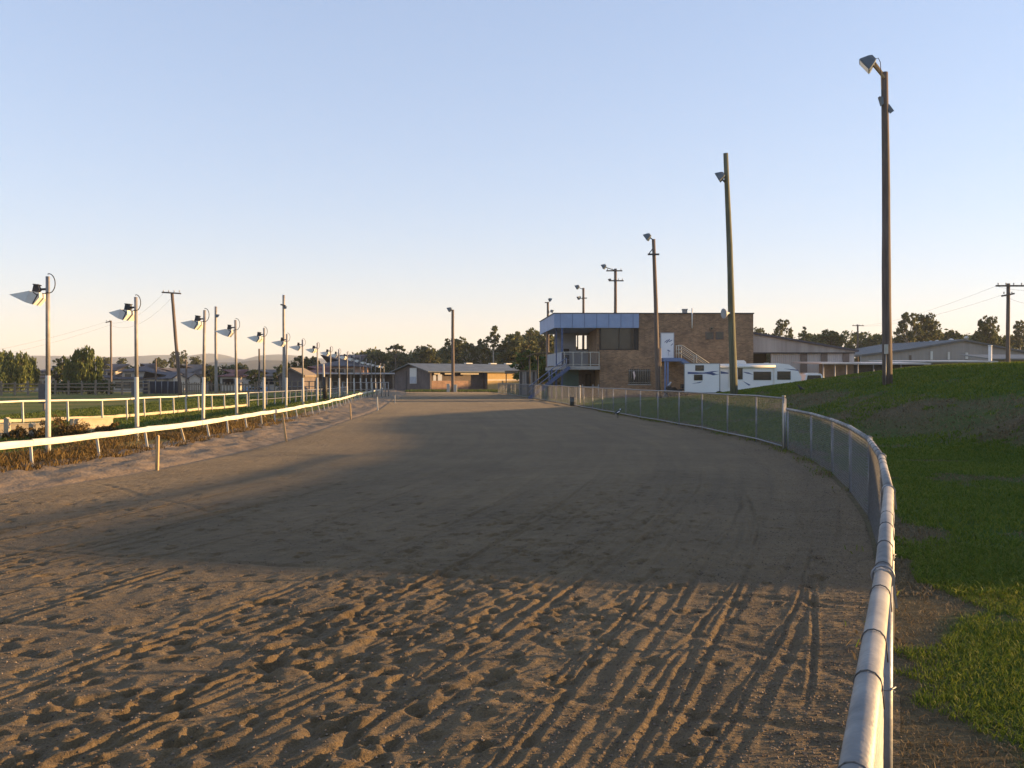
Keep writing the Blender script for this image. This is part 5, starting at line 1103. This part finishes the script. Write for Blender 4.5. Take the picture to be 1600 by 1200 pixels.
T('bright_bush', 'bright green bushy tree beside the balcony', 826, 545, 606, 108, 1.25)
T('bright_bush', 'yellow green shrub under the curved shelter by the balcony', 849, 562, 606, 100, .8)
T('gum_round', 'little tree peeping over the streaked shed next to the brick wall', 1184, 510, 560, 190, .7)
T('gum_open', 'open crowned gum behind the left end of the streaked shed', 1221, 497, 562, 180, .8)
T('conifer', 'pointed tree between the two gums behind the streaked shed', 1258, 509, 562, 190, .9)
T('gum_round', 'wide low tree behind the right end of the streaked shed', 1297, 514, 566, 170, 1.2)
T('gum_round', 'small tree behind the valley between the two sheds', 1362, 526, 566, 200, .9)
T('gum_open', 'large tree just right of the tallest pole', 1418, 486, 566, 168, .85)
T('gum_round', 'large tree second to the right of the tallest pole', 1447, 488, 566, 172, .85)
T('dark_dense', 'lower tree right of the pair of large trees by the tallest pole', 1486, 513, 562, 185, 1.0)
T('gum_round', 'round crowned tree left of the lone utility pole', 1541, 492, 562, 165, .72)
T('dark_dense', 'low bushy tree under the round crowned tree by the lone utility pole', 1556, 520, 564, 178, .8)
T('gum_open', 'rightmost tree beyond the lone utility pole', 1594, 499, 566, 168, .72)
hdg = thing('hedge', 'dark clipped looking hedge behind the paddock fence under the biggest willow', 'hedge', (0, 0, 0))
rnd = np.random.RandomState(31); V, F = crown_arrays(rnd, [(at_px(80+q*1.75, 101), 101+rnd.normal()*.3, .45+.55*rnd.rand(), .62) for q in range(54)], 16, .16, 0, .8)
np_mesh('foliage', V, F, M_leafdark, hdg, False); k = MB()
for q in range(12): x = at_px(83+q*7.6, 101); k.tube([(x, 101, -.2), (x+.1, 101, .9)], [.05, .02], 5)
k.build('stems', M_bark, hdg)
# the wood behind the straight reads as one mass
prof_px = [530, 560, 575, 600, 640, 660, 690, 720, 750, 780, 800, 830, 860, 900]; prof_y = [560, 548, 545, 546, 549, 544, 541, 534, 540, 545, 532, 522, 520, 540]
rnd = np.random.RandomState(77); lob = []
for q in range(150):
    px = rnd.uniform(530, 890); d = rnd.uniform(196, 240); tp_ = np.interp(px, prof_px, prof_y)+rnd.uniform(2, 9); zt_ = EYE-(tp_-HOR)/FPX*d
    for z in np.arange(zt_-1.2, .3, -2.3): lob.append((at_px(px, d)+rnd.uniform(-.7, .7), d, z, rnd.uniform(1.2, 2.0)))
V, F = crown_arrays(rnd, lob, 7, .52, 0, .8)
tag(np_mesh('woodland', V, F, M_leafgum, None, False), kind='stuff')
rnd = np.random.RandomState(78); lob = []
for q in range(95):                                                   # low scrub under the far trees at the right and left
    px = rnd.uniform(1175, 1680) if q < 65 else rnd.uniform(-60, 560); d = rnd.uniform(190, 230); zt_ = EYE-((527 if q < 65 else 578)+rnd.uniform(-6, 5)-HOR)/FPX*d
    for z in np.arange(zt_-1, -.5, -2.6): lob.append((at_px(px, d), d, z, rnd.uniform(1.5, 2.2)))
V, F = crown_arrays(rnd, lob, 7, .52, 0, .8)
tag(np_mesh('scrub', V, F, M_leafdark, None, False), kind='stuff')

# ------------------------------------------------------------------ grass, weeds, stones
def blades(name, P, hgt, wid, m, lean=.45, seed=1, kind='stuff'):
    rnd = np.random.RandomState(seed); n = len(P); a = rnd.uniform(0, 2*np.pi, n); b = rnd.uniform(0, 2*np.pi, n); h = hgt*rnd.uniform(.5, 1.3, n); w_ = wid*rnd.uniform(.7, 1.3, n)
    dx, dy = np.cos(a)*w_/2, np.sin(a)*w_/2; le = lean*rnd.uniform(.3, 1.4, n)
    base = P; mid = P+np.stack([np.cos(b)*h*le*.35, np.sin(b)*h*le*.35, h*.6], -1); tip = P+np.stack([np.cos(b)*h*le, np.sin(b)*h*le, h*np.clip(1-.25*le, .4, 1)], -1)
    z = np.zeros(n); D_ = np.stack([dx, dy, z], -1)
    V = np.stack([base-D_, base+D_, mid+D_*.8, mid-D_*.8, tip], 1).reshape(-1, 3); i = np.arange(n)*5
    F = np.concatenate([np.stack([i, i+1, i+2], -1), np.stack([i, i+2, i+3], -1), np.stack([i+3, i+2, i+4], -1)])
    return tag(np_mesh(name, V, F, m, None, False), kind=kind)
rnd = np.random.RandomState(9)
def scatter_bank(n, y0, y1, smax, pw_=1.0):
    y = y0+(y1-y0)*rnd.rand(n)**pw_; s_ = rnd.rand(n)*smax; x = xo(y)+s_
    keep = (x < .56*y+1.2); return x[keep], y[keep], s_[keep]
green = []; dry = []
for n, y0, y1, smax, hg in ((300000, 1.2, 9, 5.5, 0), (260000, 7, 22, 12, 1), (200000, 20, 62, 22, 2)):
    x, y, s_ = scatter_bank(n, y0, y1, smax, 1.15 if hg == 0 else 1.0)
    bare = bare_at(s_, x, y)+.52*(fbm(x*.8, y*.8, 90, 3))+.16*fbm(x*3, y*3, 91, 2); r_ = rnd.rand(len(x))
    g = (bare < .10) & (r_ < np.clip(.95-bare*3, 0, 1)); dmask = (~g) & (r_ < .16+.3*(hg > 0)+.30*(y < 4.2))
    z = bank_z(x, y)-.01; P = np.stack([x, y, z], -1); green.append(P[g]); dry.append(P[dmask])
for k, (hg, wd_) in enumerate(((.055, .0055), (.07, .012), (.10, .028))):
    blades('grass', green[k], hg, wd_, M_grassb, .9, 20+k); blades('dry_grass', dry[k], hg*.8, wd_*.9, M_drygrass, 1.3, 30+k)
# straw and tufts caught along the foot of the fences
n = 5200; y = 5+42*rnd.rand(n); s_ = -.34+.42*rnd.rand(n)**.6; x = xo(y)+s_; kp = rnd.rand(n) < np.clip(.3+2.2*fbm(x*.5, y*.8, 93, 3), 0, 1)
P = np.stack([x[kp], y[kp], np.full(kp.sum(), .005)], -1); blades('dry_grass', P[::2], .07, .014, M_drygrass, 1.6, 95); blades('grass', P[1::2], .08, .014, M_grassb, 1.2, 96)
# dry weeds along the inside of the rail
n = 46000; y = 10+36*rnd.rand(n)**1.3; front = rnd.rand(n) < .13; off = np.where(front, -.05-.28*rnd.rand(n), .08+rnd.gamma(1.7, .7, n)); x = xr(y)-off
dens = np.clip(.85+2.4*fbm(x*.7, y*.45, 44, 3)-.32*np.abs(off-1.2)*(y > 22), 0, 1)*(1-sstep(28, 44, y)); kp = rnd.rand(n) < dens*.9
x, y, front = x[kp], y[kp], front[kp]; hz_ = (.06+.34*np.clip(.4+1.9*fbm(x*.9, y*.7, 47, 3), 0, 1))*np.where(front, .25, 1)
P = np.stack([x, y, np.full(len(x), .03)], -1)
for k in range(3):
    sel = (np.arange(len(x)) % 3) == k; 
    hh = hz_[sel]; blades('dry_weeds', P[sel]+np.stack([0*hh, 0*hh, hh*.5*rnd.rand(len(hh))], -1), .17 if k else .13, .017, M_weed, 1.0, 50+k)
for k, (px, d, r_) in enumerate(((22, 24.3, .42), (98, 25.0, .75), (166, 26.8, .42), (58, 24.4, .40), (113, 25.2, .6))):
    rs = np.random.RandomState(200+k); V, F = crown_arrays(rs, [(rs.normal()*r_*.4, rs.normal()*r_*.3, .10+abs(rs.normal())*r_*.22, r_*.38) for q in range(8)], 60, .036, 0, .6)
    t = thing('weed_bush', ['brown weed bush left of the leftmost lamp post against the cream wall', 'largest brown weed bush just right of the nearest lamp post', 'small brown weed bush at the right end of the short cream wall', 'low brown weed bush hiding the foot of the grey stub post', 'brown weed bush before the left end of the short cream wall'][k], 'bush', (at_px(px, d), d, 0), 0, 'brown weed bushes by the low walls')
    np_mesh('foliage', V, F, M_weed, t, False); st_ = MB()
    for q in range(9): a = q*.7; st_.tube([(0, 0, -.05), (.2*r_*math.cos(a), .2*r_*math.sin(a), .3*r_), (.7*r_*math.cos(a), .6*r_*math.sin(a), .75*r_)], [.012, .008, .004], 4)
    st_.build('stems', M_bark, t)
# grass on the infield near the rail and before the far verge
n = 90000; y = 18+62*rnd.rand(n)**1.2; off = 1.8+11*rnd.rand(n); x = xr(y)-off; kp = rnd.rand(n) < np.clip(.75+fbm(x*.3, y*.3, 3, 3), 0, 1)
P = np.stack([x[kp], y[kp], np.full(kp.sum(), .03)], -1); blades('grass', P, .13, .035, leaf_mat('infield_blades', [(.15, (.05, .08, .012)), (.5, (.085, .12, .02)), (.85, (.15, .16, .04))], .3), .8, 61)
n = 9000; x = rnd.uniform(at_px(640, 124), at_px(835, 124), n); y = rnd.uniform(118, 128, n); P = np.stack([x, y, np.full(n, 0.0)], -1)
blades('grass', P, .24, .08, MATS['infield_blades'], .8, 63)
# gravel along the foot of the outer fence and crumbs on the sand
def stones(name, P, sz, m, seed):
    rs = np.random.RandomState(seed); n = len(P); o8 = np.array([(1,0,0),(-1,0,0),(0,1,0),(0,-1,0),(0,0,1),(0,0,-1)], float); f8 = np.array([(0,2,4),(2,1,4),(1,3,4),(3,0,4),(2,0,5),(1,2,5),(3,1,5),(0,3,5)])
    S_ = sz*rs.uniform(.5, 1.6, n)**1.3; J = rs.uniform(.6, 1.3, (n, 6, 1)); an = rs.uniform(0, 6.28, n); c, s_ = np.cos(an), np.sin(an)
    O = o8[None]*J; X_ = O[..., 0]*c[:, None]-O[..., 1]*s_[:, None]; Y_ = O[..., 0]*s_[:, None]+O[..., 1]*c[:, None]
    V = P[:, None, :]+np.stack([X_, Y_, O[..., 2]*.7], -1)*S_[:, None, None]; F = (np.arange(n)*6)[:, None, None]+f8[None]
    return tag(np_mesh(name, V.reshape(-1, 3), F.reshape(-1, 3), m, None, False), kind='stuff')
n = 30000; y = 1.3+32*rnd.rand(n)**2.2; s_ = -np.abs(rnd.normal(0, .75, n))+.45*rnd.rand(n); x = xo(y)+s_; z = np.array([track_z(a, b) if c < 0 else .0 for a, b, c in zip(x, y, s_)])
M_stone = leaf_mat('gravel_stones', [(.1, (.05, .038, .028)), (.5, (.13, .095, .065)), (.85, (.26, .20, .14)), (.97, (.45, .38, .30))], 0.0)
stones('gravel', np.stack([x, y, z+.001], -1), .0056, M_stone, 5)
n = 30000; y = 2.4+11*rnd.rand(n)**1.5; x = -.58*y+(1.2*y+1.0)*rnd.rand(n); kp = (x < xo(y)-.2) & (x > xi_(y)); x, y = x[kp], y[kp]; z = np.array([track_z(a, b) for a, b in zip(x, y)])
stones('sand_crumbs', np.stack([x, y, z+.001], -1), .0055, M_stone, 6)

# ------------------------------------------------------------------ evening haze
hm = bpy.data.materials.new('evening_haze'); hm.use_nodes = True; hn = hm.node_tree
for n_ in list(hn.nodes):
    if n_.type == 'BSDF_PRINCIPLED': hn.nodes.remove(n_)
pv = N(hn, 'ShaderNodeVolumePrincipled'); pv.inputs['Density'].default_value = HAZE_D; pv.inputs['Color'].default_value = (.80, .88, 1.0, 1); pv.inputs['Anisotropy'].default_value = .0
hn.links.new(pv.outputs[0], hn.nodes['Material Output'].inputs['Volume'])
tag(MB().box(-4700, 4700, -600, 5000, -4.5, 190).build('haze', hm), kind='stuff')
